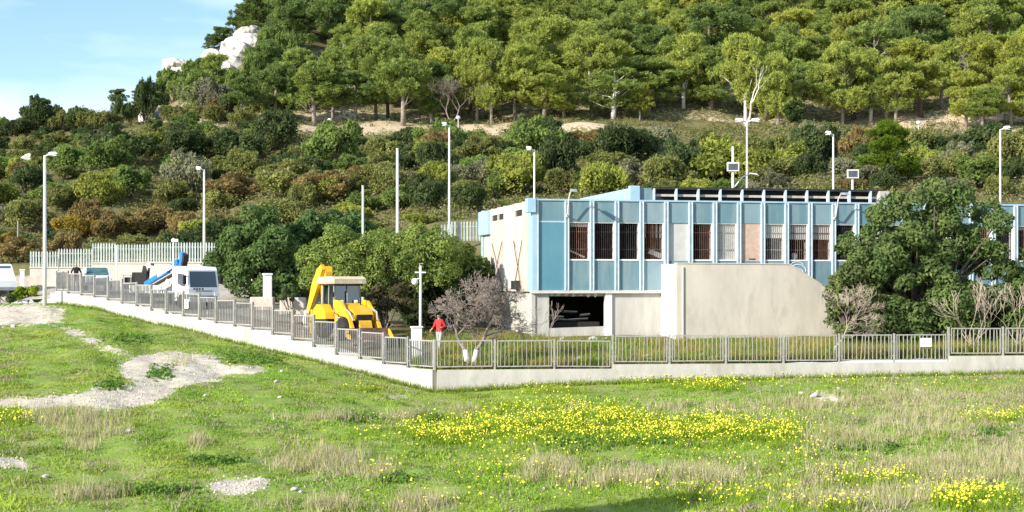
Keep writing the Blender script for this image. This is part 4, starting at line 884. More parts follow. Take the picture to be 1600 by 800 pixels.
def backhoe():
    X, Y = U(533) * 72.2, 72.2
    g = EYE - 2.62
    e = empty('backhoe_loader', (X, Y, g), R(-60), 'yellow backhoe loader with cream cab roof behind the sloping fence', 'digger')
    # forward = +x.  rear axle at 0, front axle at 2.1
    ch = MB(); ch.box(-.9, 2.6, -.38, .38, .55, .95); ch.build('chassis', M['tyre'], e)
    for s in (-1, 1): wheel(e, 0, s * .88, .72, .46, 'yellow'); wheel(e, 2.15, s * .82, .5, .36, 'yellow')
    hood = MB().hull([(x, y, z) for y, k in ((-.46, 1), (.46, 1)) for x, z in ((.78, .95), (.78, 1.62), (1.3, 1.6), (2.45, 1.28), (2.62, 1.1), (2.62, .85))]).build('hood', M['yellow'], e)
    MB().bbox(2.60, 2.66, -.4, .4, .8, 1.12, .02).build('grille', M['tyre'], hood)
    for s in (-1, 1): MB().bbox(.84, .96, s * .36 - .09, s * .36 + .09, 1.63, 1.76, .03).build('work_light', M['lampglass'], hood)
    # cab
    fl = MB().bbox(-.72, .78, -.72, .72, .85, 1.05, .03).build('cab_floor', M['tyre'], e)
    for x0, x1 in ((-.7, -.62), (.05, .12), (.66, .74)):
        for s in (-1, 1):
            xt = x0 - (.06 if x0 > .5 else -.04 if x0 < -.5 else 0)
            MB().hull([(x0, s*.70, 1.05), (x1, s*.70, 1.05), (x0, s*.64, 1.05), (x1, s*.64, 1.05), (xt, s*.66, 2.6), (xt + .07, s*.66, 2.6), (xt, s*.60, 2.6), (xt + .07, s*.60, 2.6)]).build('cab_pillar', M['plastic'], e)
    MB().box(.68, .74, -.02, .02, 1.1, 2.58).build('cab_pillar', M['plastic'], e)
    rf = MB().hull([(x, y, z) for x, z in ((-.98, 2.5), (-1.0, 2.68), (-.75, 2.84), (.75, 2.86), (1.05, 2.74), (1.05, 2.52)) for y in (-.8, .8)] + [(x, y, 2.62) for x in (-.95, 1.0) for y in (-.87, .87)]).build('cab_roof', M['roofcream'], e)
    for s in (-.5, .5): MB().bbox(.92, 1.05, s - .12, s + .12, 2.55, 2.66, .02).build('roof_light', M['white'], rf)
    MB().hull([(.715, y, 1.3) for y in (-.62, .62)] + [(.665, y, 2.56) for y in (-.58, .58)] + [(.705, y, 1.3) for y in (-.62, .62)] + [(.655, y, 2.56) for y in (-.58, .58)]).build('windscreen', M['glass'], e)
    for s in (-1, 1): MB().hull([(x, s * yy, z) for x, z, yy in ((.13, 1.25, .685), (.64, 1.25, .685), (.60, 2.56, .64), (.13, 2.56, .64)) for k in (0, 1)] + [(.3, s * .66, 1.9)]).build('side_window', M['glass'], e)
    MB().hull([(.4, y, z) for y in (-.42, .42) for z in (1.05, 1.3)] + [(.68, y, z) for y in (-.42, .42) for z in (1.05, 1.42)]).build('dashboard', M['tyre'], e)
    st = MB().bbox(-.35, .12, -.25, .25, 1.05, 1.42, .04).build('seat', M['tyre'], e); MB().bbox(-.42, -.3, -.24, .24, 1.4, 1.95, .04).build('seat_back', M['tyre'], st)
    for s in (-1, 1):
        f = MB(); P_ = [(-.88, .85), (-.72, 1.3), (-.3, 1.58), (.3, 1.55), (.72, 1.2), (.8, .9)]
        f.hull([(x, s * .69, z) for x, z in P_] + [(x, s * 1.12, z - .02) for x, z in P_[1:-1]] + [(P_[0][0], s * 1.12, .85), (P_[-1][0], s * 1.12, .9)]); f.build('rear_fender', M['yellow'], e)
        # loader arm: tower, lift arm, ram
        MB().bbox(.82, 1.15, s * .62 - .08, s * .62 + .08, .7, 1.62, .03).build('loader_tower', M['yellow'], e)
        a = MB().hull([(x, s * .68 + k, z) for k in (-.07, .07) for x, z in ((.82, 1.78), (.9, 1.42), (1.8, 1.15), (2.7, .5), (2.85, .3), (2.95, .45), (2.45, 1.1), (1.5, 1.74))]).build('loader_arm', M['yellow'], e)
        MB().tube([(1.0, s * .68, .95), (2.3, s * .68, .92)], .055, 8).build('lift_ram', M['galv'], e)
    bk = [(2.85, .5), (2.9, .15), (3.2, .04), (3.6, .02), (3.6, .06), (3.2, .1), (3.02, .22), (2.95, .52)]
    MB().prism(bk, -1.05, 1.05).build('loader_bucket', M['rust'], e)
    for s in (-1, 1): MB().prism([(2.85, .5), (2.9, .15), (3.2, .04), (3.6, .02), (3.1, .45)], s * 1.05 - .02, s * 1.05 + .02).build('bucket_side', M['yellow'], e)
    MB().prism([(2.68, .4), (2.68, .85), (2.75, .8), (2.9, .4)], -.3, .3).build('bucket_linkage', M['yellow'], e)
    MB().tube([(1.55, .3, 1.55), (1.55, .3, 2.15), (1.5, .3, 2.22)], .04, 8).build('exhaust', M['tyre'], e)
    for s in (-1, 1):
        MB().box(1.0, 1.75, s * .465, s * .47, 1.2, 1.36).build('side_stripe', M['tyre'], hood); MB().tube([(1.5, s * .68, 1.55), (2.5, s * .68, 1.22), (2.75, s * .6, .85)], .045, 6).build('crowd_ram', M['galv'], e)
        MB().tube([(.9, s * .75, 1.2), (1.5, s * .77, 1.05), (2.2, s * .77, 1.0), (2.6, s * .76, .7)], .02, 5).build('hydraulic_hose', M['tyre'], e); MB().bbox(.72, .8, s * .74 - .05, s * .74 + .12 * (s > 0) + .05, 1.9, 2.15, .02).build('mirror', M['tyre'], e)
    MB().box(-.9, .9, -.72, .72, 2.44, 2.49).build('roof_lining', M['tyre'], e); MB().box(-.66, -.62, -.6, .6, 1.6, 2.44).build('rear_window', M['glassdark'], e); MB().box(-.7, -.62, -.64, .64, 1.05, 1.6).build('rear_panel', M['tyre'], e)
    MB().tube([(-1.4, .22, 1.2), (-1.9, .25, 2.2), (-1.75, .22, 3.2), (-2.3, -.1, 2.9)], .022, 5).build('hydraulic_hose', M['tyre'], e); MB().tube([(-1.95, -.27, 3.3), (-2.75, -.27, 2.0)], .06, 8).build('dipper_ram', M['galv'], e)
    # rear digging arm folded upright
    MB().bbox(-1.35, -.9, -.75, .75, .45, 1.0, .04).build('rear_frame', M['yellow'], e)
    MB().prism([(-1.75, .6), (-1.35, .6), (-1.35, 1.25), (-1.6, 1.3)], -.18, .18).build('king_post', M['yellow'], e)
    bo = MB().prism([(-1.75, .95), (-1.45, 1.05), (-1.5, 1.8), (-1.45, 2.5), (-1.42, 3.1), (-1.55, 3.36), (-1.85, 3.3), (-2.05, 2.5), (-1.98, 1.7)], -.17, .17).build('boom', M['yellow'], e)
    MB().tube([(-2.05, 0, 1.2), (-2.15, 0, 2.3)], .06, 8).build('boom_ram', M['tyre'], bo)
    di = MB().prism([(-1.6, 3.44), (-1.45, 3.2), (-2.1, 2.3), (-3.2, .95), (-3.36, .9), (-3.42, 1.1), (-2.75, 2.45), (-2.1, 3.2)], -.36, -.18).build('dipper', M['yellow'], e)
    MB().prism([(-3.25, 1.25), (-3.5, .75), (-3.35, .4), (-2.9, .38), (-3.1, .6), (-3.12, 1.1)], -.5, .1).build('digging_bucket', M['offwhite'], e)
    for s in (-1, 1): MB().bbox(-1.3, -1.12, s * .92 - .09, s * .92 + .09, .15, 1.3, .02).build('stabiliser', M['yellow'], e)
    return e, (X, Y, g)
_, BH = backhoe()
def car(name, X, Y, rz, label, cat, prof, glassp, W, wheels, m='cabwhite', r=.31, rearwin=None, z=None):
    e = empty(name, (X, Y, gz(X, Y) if z is None else z), rz, label, cat)
    b = MB().hull([(x, s * (W if zz < prof['belt'] else W * .86), zz) for x, zz in prof['body'] for s in (-1, 1)]).build('body', M[m], e)
    if 'top' in prof: MB().hull([(x, s * (W * .98 if zz <= prof['belt'] else W * .8), zz) for x, zz in prof['top'] for s in (-1, 1)]).build('cabin', M[m], e)
    for pts, yf in glassp:
        for s in (-1, 1):
            MB().hull([(x, s * (yf(zz) + k), zz) for x, zz in pts for k in (0, .012)]).build('window', M['solar'], e)
    for (pa, pb, w0, w1) in prof['screens']:
        mb = MB().hull([(pa[0], s * w0, pa[1]) for s in (-1, 1)] + [(pb[0], s * w1, pb[1]) for s in (-1, 1)] + [(pa[0] - .02, s * w0, pa[1] - .02) for s in (-1, 1)] + [(pb[0] - .02, s * w1, pb[1] - .02) for s in (-1, 1)]); mb.build('windscreen', M['glassdark'], e)
    for x in wheels:
        for s in (-1, 1): wheel(e, x, s * (W - .1), r, .2)
    MB().bbox(prof['nose'] - .06, prof['nose'] + .05, -W * .95, W * .95, .32, .56, .03).build('bumper', M['plastic'], e)
    for s in (-1, 1): MB().bbox(prof['nose'] - .05, prof['nose'] + .01, s * W * .72 - .14, s * W * .72 + .14, .62, .78, .02).build('headlight', M['lampglass'], e)
    return e
car('white_car', U(150) * 96, 96, R(-70), 'white car beside the person in black behind the fence', 'car',
    {'body': [(-1.9, .3), (-1.95, .8), (-1.7, .92), (1.0, .92), (1.85, .72), (1.92, .35)], 'belt': .93, 'top': [(-1.75, .9), (-1.3, 1.42), (.2, 1.46), (1.0, .92)], 'screens': [((1.0, .97), (.33, 1.43), .66, .6)], 'nose': 1.9},
    [([(-1.3, .98), (-1.1, 1.34), (.15, 1.38), (.72, .98)], lambda z: .80 - (z - .9) * .34)], .82, (-1.25, 1.25), z=EYE - .55)
car('parked_van', U(-8) * 101, 101, R(-58), 'white van with teal windscreen at the left edge of the picture', 'van',
    {'body': [(-2.6, .35), (-2.6, 1.98), (-2.4, 2.08), (1.0, 2.05), (1.25, 1.95), (1.62, 1.1), (1.78, .95), (1.8, .38)], 'belt': 1.2, 'screens': [((1.63, 1.12), (1.28, 1.92), .8, .68)], 'nose': 1.78},
    [([(.3, 1.15), (.4, 1.75), (1.0, 1.75), (1.25, 1.15)], lambda z: .935 if z < 1.2 else .80)], .92, (-1.7, 1.1), z=EYE - .9)
# dark compressor trailer left of the truck
X, Y = U(217) * 93, 93; e = empty('site_trailer', (X, Y, gz(X, Y)), .1, 'dark box trailer with a raised arm left of the truck', 'trailer')
MB().bbox(-.35, .55, -.5, .5, .5, 1.5, .03).build('box', M['dark'], e); MB().box(-.9, .9, -.55, .55, .4, .5).build('frame', M['galvdark'], e)
f = MB(); 
for a in ((-.88, -.82), (-.42, -.37)): f.box(a[0], a[1], -.54, -.48, .5, 1.35)
f.box(-.88, -.37, -.54, -.48, 1.28, 1.36); f.box(-.88, -.37, -.54, -.48, .78, .84); f.build('cage', M['galv'], e); MB().box(-.8, -.42, -.4, .4, .5, 1.2).build('tank', M['dark'], e)
MB().hull([(.2, -.2, 1.5), (.5, -.2, 1.5), (.2, .2, 1.5), (.5, .2, 1.5), (.25, -.1, 1.9), (.4, -.1, 1.9), (.25, .1, 1.9), (.4, .1, 1.9)]).build('hood', M['dark'], e); MB().tube([(.55, 0, 1.2), (.62, 0, 2.0), (.9, 0, 1.95)], .08, 6).build('arm', M['dark'], e); MB().bbox(.5, .72, -.1, .1, 1.75, 2.15, .02).build('lamp', M['white'], e)
for s in (-1, 1): wheel(e, 0, s * .62, .3, .18)

# ------------------------------------------------------------------ people
def person(name, loc, rz, label, joints, edges, mats, classify, extra=None):
    """one continuous skinned body; clothing colours by region"""
    me = bpy.data.meshes.new(name); keys = list(joints); ix = {k: i for i, k in enumerate(keys)}
    me.from_pydata([joints[k][:3] for k in keys], [(ix[a], ix[b]) for a, b in edges], []); o = bpy.data.objects.new(name, me); COL.objects.link(o)
    md = o.modifiers.new('skin', 'SKIN'); md.use_smooth_shade = True
    if not me.skin_vertices: pass
    for i, k in enumerate(keys):
        r = joints[k][3]; me.skin_vertices[0].data[i].radius = (r, joints[k][4] if len(joints[k]) > 4 else r); me.skin_vertices[0].data[i].use_root = (k == 'pelvis')
    o.modifiers.new('sub', 'SUBSURF').levels = 2; o.modifiers['sub'].render_levels = 2
    dg = bpy.context.evaluated_depsgraph_get(); em = bpy.data.meshes.new_from_object(o.evaluated_get(dg)); bpy.data.objects.remove(o)
    em.name = name; em.materials.clear()
    for m in mats: em.materials.append(M[m])
    for p_ in em.polygons: p_.material_index = classify(p_.center); p_.use_smooth = True
    ob = bpy.data.objects.new(name, em); COL.objects.link(ob); ob.location = loc; ob.rotation_euler = (0, 0, rz); tag(ob, label, 'person')
    return ob
def body(step=.0, arml=(.28, .0, .95), armr=(-.28, .05, .95), elb=(.30, -.02, 1.15), elbr=(-.30, -.02, 1.15), lean=0.):
    # facing -y ; z up ; 1.74 m
    J = {'pelvis': (0, 0, .94, .15, .12), 'belly': (0, -lean*.3, 1.12, .145, .11), 'chest': (0, -lean*.7, 1.32, .17, .12), 'neck0': (0, -lean, 1.47, .09), 'neck': (0, -lean, 1.53, .058), 'head': (0, -lean-.02, 1.62, .092, .10), 'crown': (0, -lean-.01, 1.70, .075, .085),
         'nose': (0, -lean-.125, 1.61, .018),
         'shl': (.17, -lean*.9, 1.42, .075), 'ell': (*elb, .052), 'wrl': (*arml, .036), 'shr': (-.17, -lean*.9, 1.42, .075), 'elr': (*elbr, .052), 'wrr': (*armr, .036),
         'hipl': (.09, 0, .86, .105), 'knl': (.10, -.04 - step*.5, .49, .07), 'anl': (.10, .02 - step, .09, .048), 'tol': (.11, -.15 - step, .045, .04),
         'hipr': (-.09, 0, .86, .105), 'knr': (-.10, -.04 + step*.4, .49, .07), 'anr': (-.10, .04 + step, .09, .048), 'tor': (-.11, -.13 + step, .045, .04)}
    Ed = [('pelvis', 'belly'), ('belly', 'chest'), ('chest', 'neck0'), ('neck0', 'neck'), ('neck', 'head'), ('head', 'crown'), ('head', 'nose'), ('chest', 'shl'), ('shl', 'ell'), ('ell', 'wrl'), ('chest', 'shr'), ('shr', 'elr'), ('elr', 'wrr'), ('pelvis', 'hipl'), ('hipl', 'knl'), ('knl', 'anl'), ('anl', 'tol'), ('pelvis', 'hipr'), ('hipr', 'knr'), ('knr', 'anr'), ('anr', 'tor')]
    for w_, s in (('wrl', 1), ('wrr', -1)):           # palm and five fingers
        wx = Vector(J[w_][:3]); el = Vector(J['ell' if s > 0 else 'elr'][:3]); d = (wx - el).normalized(); side = d.orthogonal().normalized(); pl = wx + d * .06; J['palm' + w_] = (*pl, .032); Ed.append((w_, 'palm' + w_))
        for f in range(5):
            off = side * (f - 1.5) * .02 if f < 4 else side * .055; L_ = (.07, .085, .08, .06, .04)[f]; a = pl + d * .03 * (f < 4) + off; b = a + d * L_ * .6 ; c = b + d * L_ * .4 + d.cross(side) * .02
            for q, pt in (('a', a), ('b', b), ('c', c)): J[f'f{w_}{f}{q}'] = (*pt, .0085)
            Ed += [('palm' + w_, f'f{w_}{f}a'), (f'f{w_}{f}a', f'f{w_}{f}b'), (f'f{w_}{f}b', f'f{w_}{f}c')]
    return J, Ed
def cls(hands, top, cuff=.92):
    def f(c):
        if c.z > 1.66 or (c.z > 1.58 and c.y > .02): return 3
        if c.z > 1.49: return 2
        for hx in hands:
            if (Vector(c) - Vector(hx)).length < .13: return 2
        if c.z > cuff or abs(c.x) > .22: return 0
        if c.z < .09: return 3
        return 1
    return f
Y = 68.8; X = U(687) * Y; J, Ed = body(.16, (.24, -.22, 1.10), (-.36, -.12, 1.02), (.27, .06, 1.17), (-.31, .0, 1.17), .04)
rp_ = person('person', (X, Y, gz(X, Y)), R(-35), 'worker in a red jacket and grey trousers walking beside the bare tree', J, Ed, ['red', 'trouser', 'skin', 'hair'], cls([(.24, -.27, 1.08), (-.38, -.17, .97)], 0))
Y = 94.6; X = U(119) * Y; J, Ed = body(.04, (.2, -.16, 1.02), (-.2, -.16, 1.02), (.30, .03, 1.15), (-.30, .03, 1.15), .02)
person('person', (X, Y, EYE - .6), R(20), 'person in a black top and grey trousers behind the fence at left', J, Ed, ['black', 'trouser', 'skin', 'hair'], cls([(.17, -.2, .97), (-.17, -.2, .97)], 0))
# the digger's driver, seated in the cab
J, Ed = body(.0, (.2, -.42, 1.12), (-.2, -.42, 1.12), (.27, -.12, 1.1), (-.27, -.12, 1.1), .03)
for k, v in {'knl': (.12, -.42, .86, .075), 'anl': (.12, -.44, .46, .048), 'tol': (.12, -.58, .42, .04), 'knr': (-.12, -.42, .86, .075), 'anr': (-.12, -.44, .46, .048), 'tor': (-.12, -.58, .42, .04)}.items(): J[k] = v
mB = Matrix.Translation(BH) @ Matrix.Rotation(R(-60), 4, 'Z'); pz = mB @ Vector((-.18, 0, .58))
def cls2(c):
    if c.z > 1.49: return 2
    if c.z > .98: return 2 if c.y < -.36 and abs(c.x) < .26 and c.z > 1.05 else 0
    return 1
dr = person('person', pz, R(-60 + 90), 'driver in work clothes and white helmet seated in the digger cab', J, Ed, ['hivis', 'trouser', 'skin', 'hair'], cls2)
hm = MB().lathe([(.135, 0), (.13, .03), (.115, .09), (.07, .13), (.01, .145)], c=(0, -.04, 1.64), n=14); hm.lathe([(.15, -.01), (.15, .008), (.11, .012)], c=(0, -.055, 1.64), n=14); hm.build('helmet', M['white'], dr, True)

# ------------------------------------------------------------------ the near trees
def broad_tree(name, px_, Y, x_half, top, z_low, tone, label, seed, n, size, nl, depth=None, zmin=-.6, lr=(.2, .34), trunk='barkdark', sub=5, jit=.6, trunks=1, rad=(.5, .88), skew=0, group=None, foot=None, skirt=0, boxy=0):
    rng = np.random.default_rng(seed); X = U(px_) * Y; z0 = gz(X, Y) if foot is None else foot; H = top - z0; zl = z_low - z0; rz = (H - zl) / 2; cz = zl + rz; ry = depth or x_half * .8
    L = rand_lobes(rng, nl, x_half * .94, ry * .94, rz * .94, cz, lr, rad, zmin, .85, boxy)
    if skirt:
        a = rng.uniform(0, 6.283, skirt); rr_ = rng.uniform(.45, .88, skirt); q = rng.uniform(.16, .26, skirt) * x_half * 1.1
        L = np.concatenate([L, np.stack([np.cos(a) * rr_ * x_half, np.sin(a) * rr_ * ry, rng.uniform(.5, max(.8, H * .32), skirt), q, q, q * .9], 1)])
    if skew: L[:, 2] += skew * L[:, 0]
    S = [tuple(l) for l in L]
    for l in L:
        for j in range(sub):
            d = rng.normal(size=3); d[2] = d[2] * .8 + .25; d /= np.linalg.norm(d); q = rng.uniform(.22, .42) * l[3]; S.append((l[0]+d[0]*l[3]*.9, l[1]+d[1]*l[4]*.9, l[2]+d[2]*l[5]*.9, q, q, q * .9))
    S = np.array(S); S[:, 2] = np.maximum(S[:, 2], .3)
    V, F = leaf_mesh(S, n, size, rng, 1.7, jit); V[:, 2] = np.maximum(V[:, 2], -.02 + .06 * rng.random(len(V)))
    e = empty(name, (X, Y, z0), 0, label, 'tree', group); leaf_obj('crown', V, F, e, color=tone)
    mb = MB()
    for t in range(trunks):
        b0 = Vector((rng.normal() * .25 * (trunks > 1), rng.normal() * .2 * (trunks > 1), -.3)); b1 = Vector((rng.normal() * .5, rng.normal() * .4, cz * .55)); mb.tube([b0, b0.lerp(b1, .5) + Vector((rng.normal() * .1, 0, 0)), b1], [.2 * H / 6, .16 * H / 6, .13 * H / 6], 8)
        for l in L[t::max(1, trunks)][:14]: s_ = b0.lerp(b1, rng.uniform(.5, 1)); en = Vector(l[:3]); mb.tube([s_, s_.lerp(en, .5) + Vector((0, 0, -.2)), en], [.08 * H / 6, .055 * H / 6, .02], 5, cap=False)
    mb.build('trunk', M[trunk], e, True); return e
broad_tree('dark_tree', 404, 91, 3.25, PT(0, 322, 91).z, PT(0, 472, 91).z, (.13, .20, .065), 'dark green rounded tree right of the truck', 21, 32000, .15, 48, 2.6, rad=(.3, .95), skirt=12)
broad_tree('dark_tree', 505, 94, 3.4, PT(0, 322, 94).z, PT(0, 440, 94).z, (.11, .18, .06), 'green tree crown behind the light green spreading tree', 22, 13000, .18, 30, 2.4)
broad_tree('spreading_tree', 602, 80, 5.2, PT(0, 346, 80).z, PT(0, 492, 80).z, (.225, .295, .075), 'light olive spreading tree behind the backhoe', 23, 70000, .092, 95, 3.0, zmin=-.5, lr=(.16, .27), jit=.45, skew=.0, trunk='barkdark', trunks=3)
broad_tree('dark_shrub_tree', 714, 84.5, 2.4, PT(0, 360, 84.5).z, PT(0, 490, 84.5).z, (.15, .2, .06), 'darker green bough mass against the left gable', 24, 15000, .13, 30, 1.8, rad=(.3, .95), skirt=8)
broad_tree('carob_tree', 1437, 70.6, 4.1, PT(0, 286, 70.6).z, PT(0, 552, 70.6).z, (.145, .205, .07), 'big dark green tree hiding the right part of the facade', 25, 84000, .125, 115, 2.7, lr=(.12, .23), trunks=4, rad=(.4, .97), zmin=-.95, skirt=26, boxy=3.5)
broad_tree('carob_tree', 1615, 70.4, 2.3, PT(0, 385, 70.4).z, PT(0, 545, 70.4).z, (.11, .165, .05), 'smaller green tree at the right edge of the yard', 26, 17000, .13, 30, 1.6, trunks=2, rad=(.3, .95), zmin=-.9, skirt=14)
broad_tree('carob_tree', 1342, 69.8, 1.55, PT(0, 345, 69.8).z, PT(0, 555, 69.8).z, (.15, .185, .07), 'green bough mass leaning left before the stair wall', 27, 17000, .12, 32, 1.4, trunks=2, rad=(.3, .95), zmin=-.95, skirt=10)
broad_tree('dry_bush', 607, 75.5, 1.45, PT(0, 440, 75.5).z, PT(0, 530, 75.5).z, (.12, .11, .055), 'brownish dry bush behind the loader arm of the backhoe', 28, 5200, .11, 18, 1.2, trunk='bark')
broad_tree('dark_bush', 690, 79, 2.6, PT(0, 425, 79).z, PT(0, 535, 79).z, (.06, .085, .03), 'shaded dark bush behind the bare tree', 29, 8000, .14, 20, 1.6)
broad_tree('small_bush', 448, 76.5, .55, PT(0, 448, 76.5).z, PT(0, 478, 76.5).z, (.12, .17, .07), 'small green bush before the white pillar', 30, 1500, .09, 9, .5)
broad_tree('small_bush', 40, 96.3, 1.2, PT(0, 447, 96.3).z, PT(0, 475, 96.3).z, (.26, .33, .03), 'bright yellow-green bush left of the tall lamp post', 31, 3000, .12, 14, .7, foot=EYE - 1.45)
broad_tree('small_bush', 4, 94.8, 1.0, PT(0, 452, 94.8).z, PT(0, 478, 94.8).z, (.14, .17, .06), 'grey-green weedy bush below the van', 32, 2400, .12, 12, .7, foot=EYE - 1.5)
def bare(name, px_, Y, top, m, label, seed, stems, depth, L0, r0, spread, white=False, kids=(2, 3), upk=.1, lean=(.3, .3), fan=.5, th=.55):
    rng = np.random.default_rng(seed); X = U(px_) * Y; z0 = gz(X, Y); e = empty(name, (X, Y, z0), 0, label, 'tree'); mb = MB(); tk = MB()
    for s in range(stems):
        a = 6.283 * s / stems + rng.uniform(-.4, .4); p0 = Vector((math.cos(a) * .1 * (stems > 1), math.sin(a) * .08, -.1)); d = Vector((math.cos(a) * fan * lean[0], math.sin(a) * fan * lean[1], 1)).normalized()
        h = L0 * th; p1 = p0 + d * h; tk.tube([p0, p0.lerp(p1, .5), p1], [r0 * 1.15, r0, r0 * .85], 8)
        branchy(mb, p1, (d + Vector((math.cos(a) * fan, math.sin(a) * fan, 0))).normalized(), L0, r0 * .8, depth, rng, spread, kids, upk)
    zz = max(v[2] for v in mb.V); k = (top - z0) / zz; mb.V = [(x * k ** .5, y * k ** .5, z * k) for x, y, z in mb.V]; tk.V = [(x * k ** .5, y * k ** .5, z * k) for x, y, z in tk.V]
    tk.build('trunk', M['barkwhite' if white else m], e, True); mb.build('branches', M[m], e); return e
bare('bare_tree', 736, 64.9, PT(0, 420, 64.9).z, 'twig', 'leafless tree with whitewashed trunk left of the building', 41, 2, 7, 1.0, .12, .72, True, (3, 3), .0, fan=.65, th=.75)
bare('bare_tree', 850, 69.2, PT(0, 470, 69.2).z, 'twig', 'thin leafless sapling before the dark opening', 42, 2, 4, .8, .03, .5, fan=.5)
bare('bare_tree', 1303, 67.2, PT(0, 440, 67.2).z, 'twigpale', 'slim pale leafless tree before the sloping stair wall', 43, 1, 6, 1.2, .055, .6, True, (3, 3), .03)
bare('bare_shrub', 1520, 68.2, PT(0, 432, 68.2).z, 'twigpale', 'leafless pale many-stemmed shrub under the big dark tree', 44, 9, 4, 1.0, .03, .32, fan=.45)
bare('bare_shrub', 1592, 68.6, PT(0, 440, 68.6).z, 'twigpale', 'leafless shrub at the right picture edge', 45, 6, 4, 1.0, .03, .34, fan=.45)
bare('dry_tree', 706, 180, PT(0, 116, 180).z, 'twig', 'grey leafless tree in the front row of the forest', 46, 2, 6, 3.2, .16, .5, fan=.35)
bare('dead_tree', 1165, 176, PT(0, 103, 176).z, 'barkwhite', 'dead white forked tree standing behind the double lamp', 47, 1, 3, 5.0, .3, .38, True, (2, 2), .25, fan=.2)
bare('dead_tree', 1487, 206, PT(0, 82, 206).z, 'barkwhite', 'bleached dead tree among the pines at right', 48, 2, 5, 3.2, .2, .5, True, (2, 3), .1, fan=.5)
bare('dry_tree', 300, 189, PT(0, 128, 189).z, 'bark', 'grey-brown bare tree over the hut on the terrace', 49, 4, 6, 3.0, .14, .55, kids=(2, 3), fan=.7)
for i, (x, yt, yb) in enumerate(((1236, 148, 212), (1252, 152, 212))):
    broad_tree('cypress', x, 172, .75, PT(0, yt, 172).z, PT(0, yb, 172).z, (.06, .09, .03), ('left' if i == 0 else 'right') + ' one of two narrow dark cypresses under the pines', 50 + i, 2600, .2, 22, .7, lr=(.16, .25), group='pair of cypresses')
for (x, yb, wd, hg, tone, lab) in ((1070, 292, 6.5, 4.6, 'dark green', 'big dark evergreen shrub above the roof, left of the signs'), (865, 300, 6.2, 5.4, 'dark green', 'dark tall evergreen beside the lamp behind the building corner'), (960, 255, 6.5, 4., 'dark green', 'wide dark shrub above the sloping roof end'),
                                   (810, 306, 6.4, 4.2, 'yellow-green', 'rounded yellow-green shrub left of the dark evergreen'), (1270, 270, 7, 5., 'dark green', 'large dark shrub mass left of the right roof lamp'), (1235, 262, 5, 3.6, 'olive green', 'olive shrub below the cypresses'), (375, 255, 7, 4.4, 'dark green', 'large dark shrub high above the truck'), (430, 232, 7.5, 5, 'dark green', 'large dark shrub below the left pine trunks'),
                                   (285, 250, 6.5, 3.6, 'dark green', 'dark shrub above the second lamp post'), (125, 375, 4.6, 2.7, 'golden', 'golden shrub above the palisade fence'), (205, 372, 6, 2.6, 'rust brown', 'wide rusty shrub above the palisade fence'), (255, 360, 5.2, 2.4, 'rust brown', 'rusty shrub left of the second lamp post'), (510, 318, 7, 3., 'rust brown', 'reddish brown shrub above the spreading tree')):
    # find the depth at which this row of the picture lies on the slope
    ys = np.arange(109, 182, .5); hh = h_in(np.full(len(ys), float(x)), ys); rows = HOR - hh * FPX / ys; Yb = ys[np.argmin(np.abs(rows - yb))]
    bush(U(x) * Yb, Yb, wd, hg, tone, lab, None)

# ------------------------------------------------------------------ ridge rocks, hut, house
def rock(px_, py_, Y, w_, h_, seed, label, group='white limestone rocks', m='limestone'):
    p = PT(px_, py_, Y); k_ = 1.3 if Y > 215 else 1; o = MB().ico((0, 0, 0), (w_ / 2 * k_, w_ / 2 * .8 * k_, h_ / 2 * k_), seed, .35, sub=3).build('limestone_rock', M[m]); o.location = p; o.rotation_euler = (0, 0, seed); return tag(o, label, 'rock', group)
RK = [(372,78,236,6.5,5.5,'biggest white rock face on the left ridge'),(392,62,238,5,4,'upper white rock beside the biggest rock face'),(358,98,232,5,4,'lower left bulge of the white rock face'),(385,108,230,4.5,3,'white ledge below the rock face'),(352,120,228,3.4,2.2,'small white rock low on the ridge'),(408,70,239,4,3.4,'right shoulder of the white rock face'),
      (270,110,241,4.5,3,'white crag on the skyline above the hut'),(288,104,241,3.5,2.2,'smaller white crag right of the skyline crag'),(250,144,236,2,2,'small white stone in the trees of the ridge'),(305,106,238,2,2.4,'pale stone below the ridge crest'),
      (345,190,184,4,1.4,'long white rock beside the hut'),(325,194,183,2.6,1.3,'round white rock right of the hut'),(298,197,183,1.5,.9,'white stone at the right foot of the hut'),(275,199,183,1.6,.8,'white stone before the hut'),(205,199,183,2.2,.7,'flat white stone left of the hut'),(160,203,182,2.6,.7,'flat stone below the skyline pillar'),
      (30,258,150,2.4,1.4,'pale boulder at the left among shrubs'),(42,248,152,2.2,1.2,'pale boulder above another at far left'),(1345,228,166,3.2,1.8,'pale boulder right of the lamp behind the roof'),(1330,222,167,3,1.5,'pale rock just behind that lamp'),(1360,238,165,2.6,1.2,'pale rock left of the bright lone pine'),(1460,232,164,2.2,1.3,'pale rock right of the bright lone pine'),
      (690,222,166,3,1.4,'pale rock left of the thin lamp post'),(678,218,168,2.4,1.1,'pale stone below the terrace'),(1080,260,140,2.6,.7,'flat pale ledge above the roof'),(356,100,224,5.5,4.5,'white rock low in the ridge rock face'),(376,86,226,6,5,'broad white slab in the middle of the ridge rock face'),(404,56,240,6,4.4,'white rock topping the ridge rock face'),(345,112,222,5,4,'white rock at the lower left end of the rock face'),(364,118,221,4.5,3,'white ledge under the ridge rock face'),(390,72,232,7,6,'tall white block in the ridge rock face'),(340,98,226,4,4,'white spur left of the ridge rock face')]
for i, (x, y, Y, w_, h_, lab) in enumerate(RK): rock(x, y, Y, w_, h_, 60 + i, lab)
Y = 186; X = U(262) * Y; z0 = PT(0, 198, Y).z; e = empty('hilltop_hut', (X, Y, z0), 0, 'low hut with grey roof and white pillars on the left terrace', 'hut')
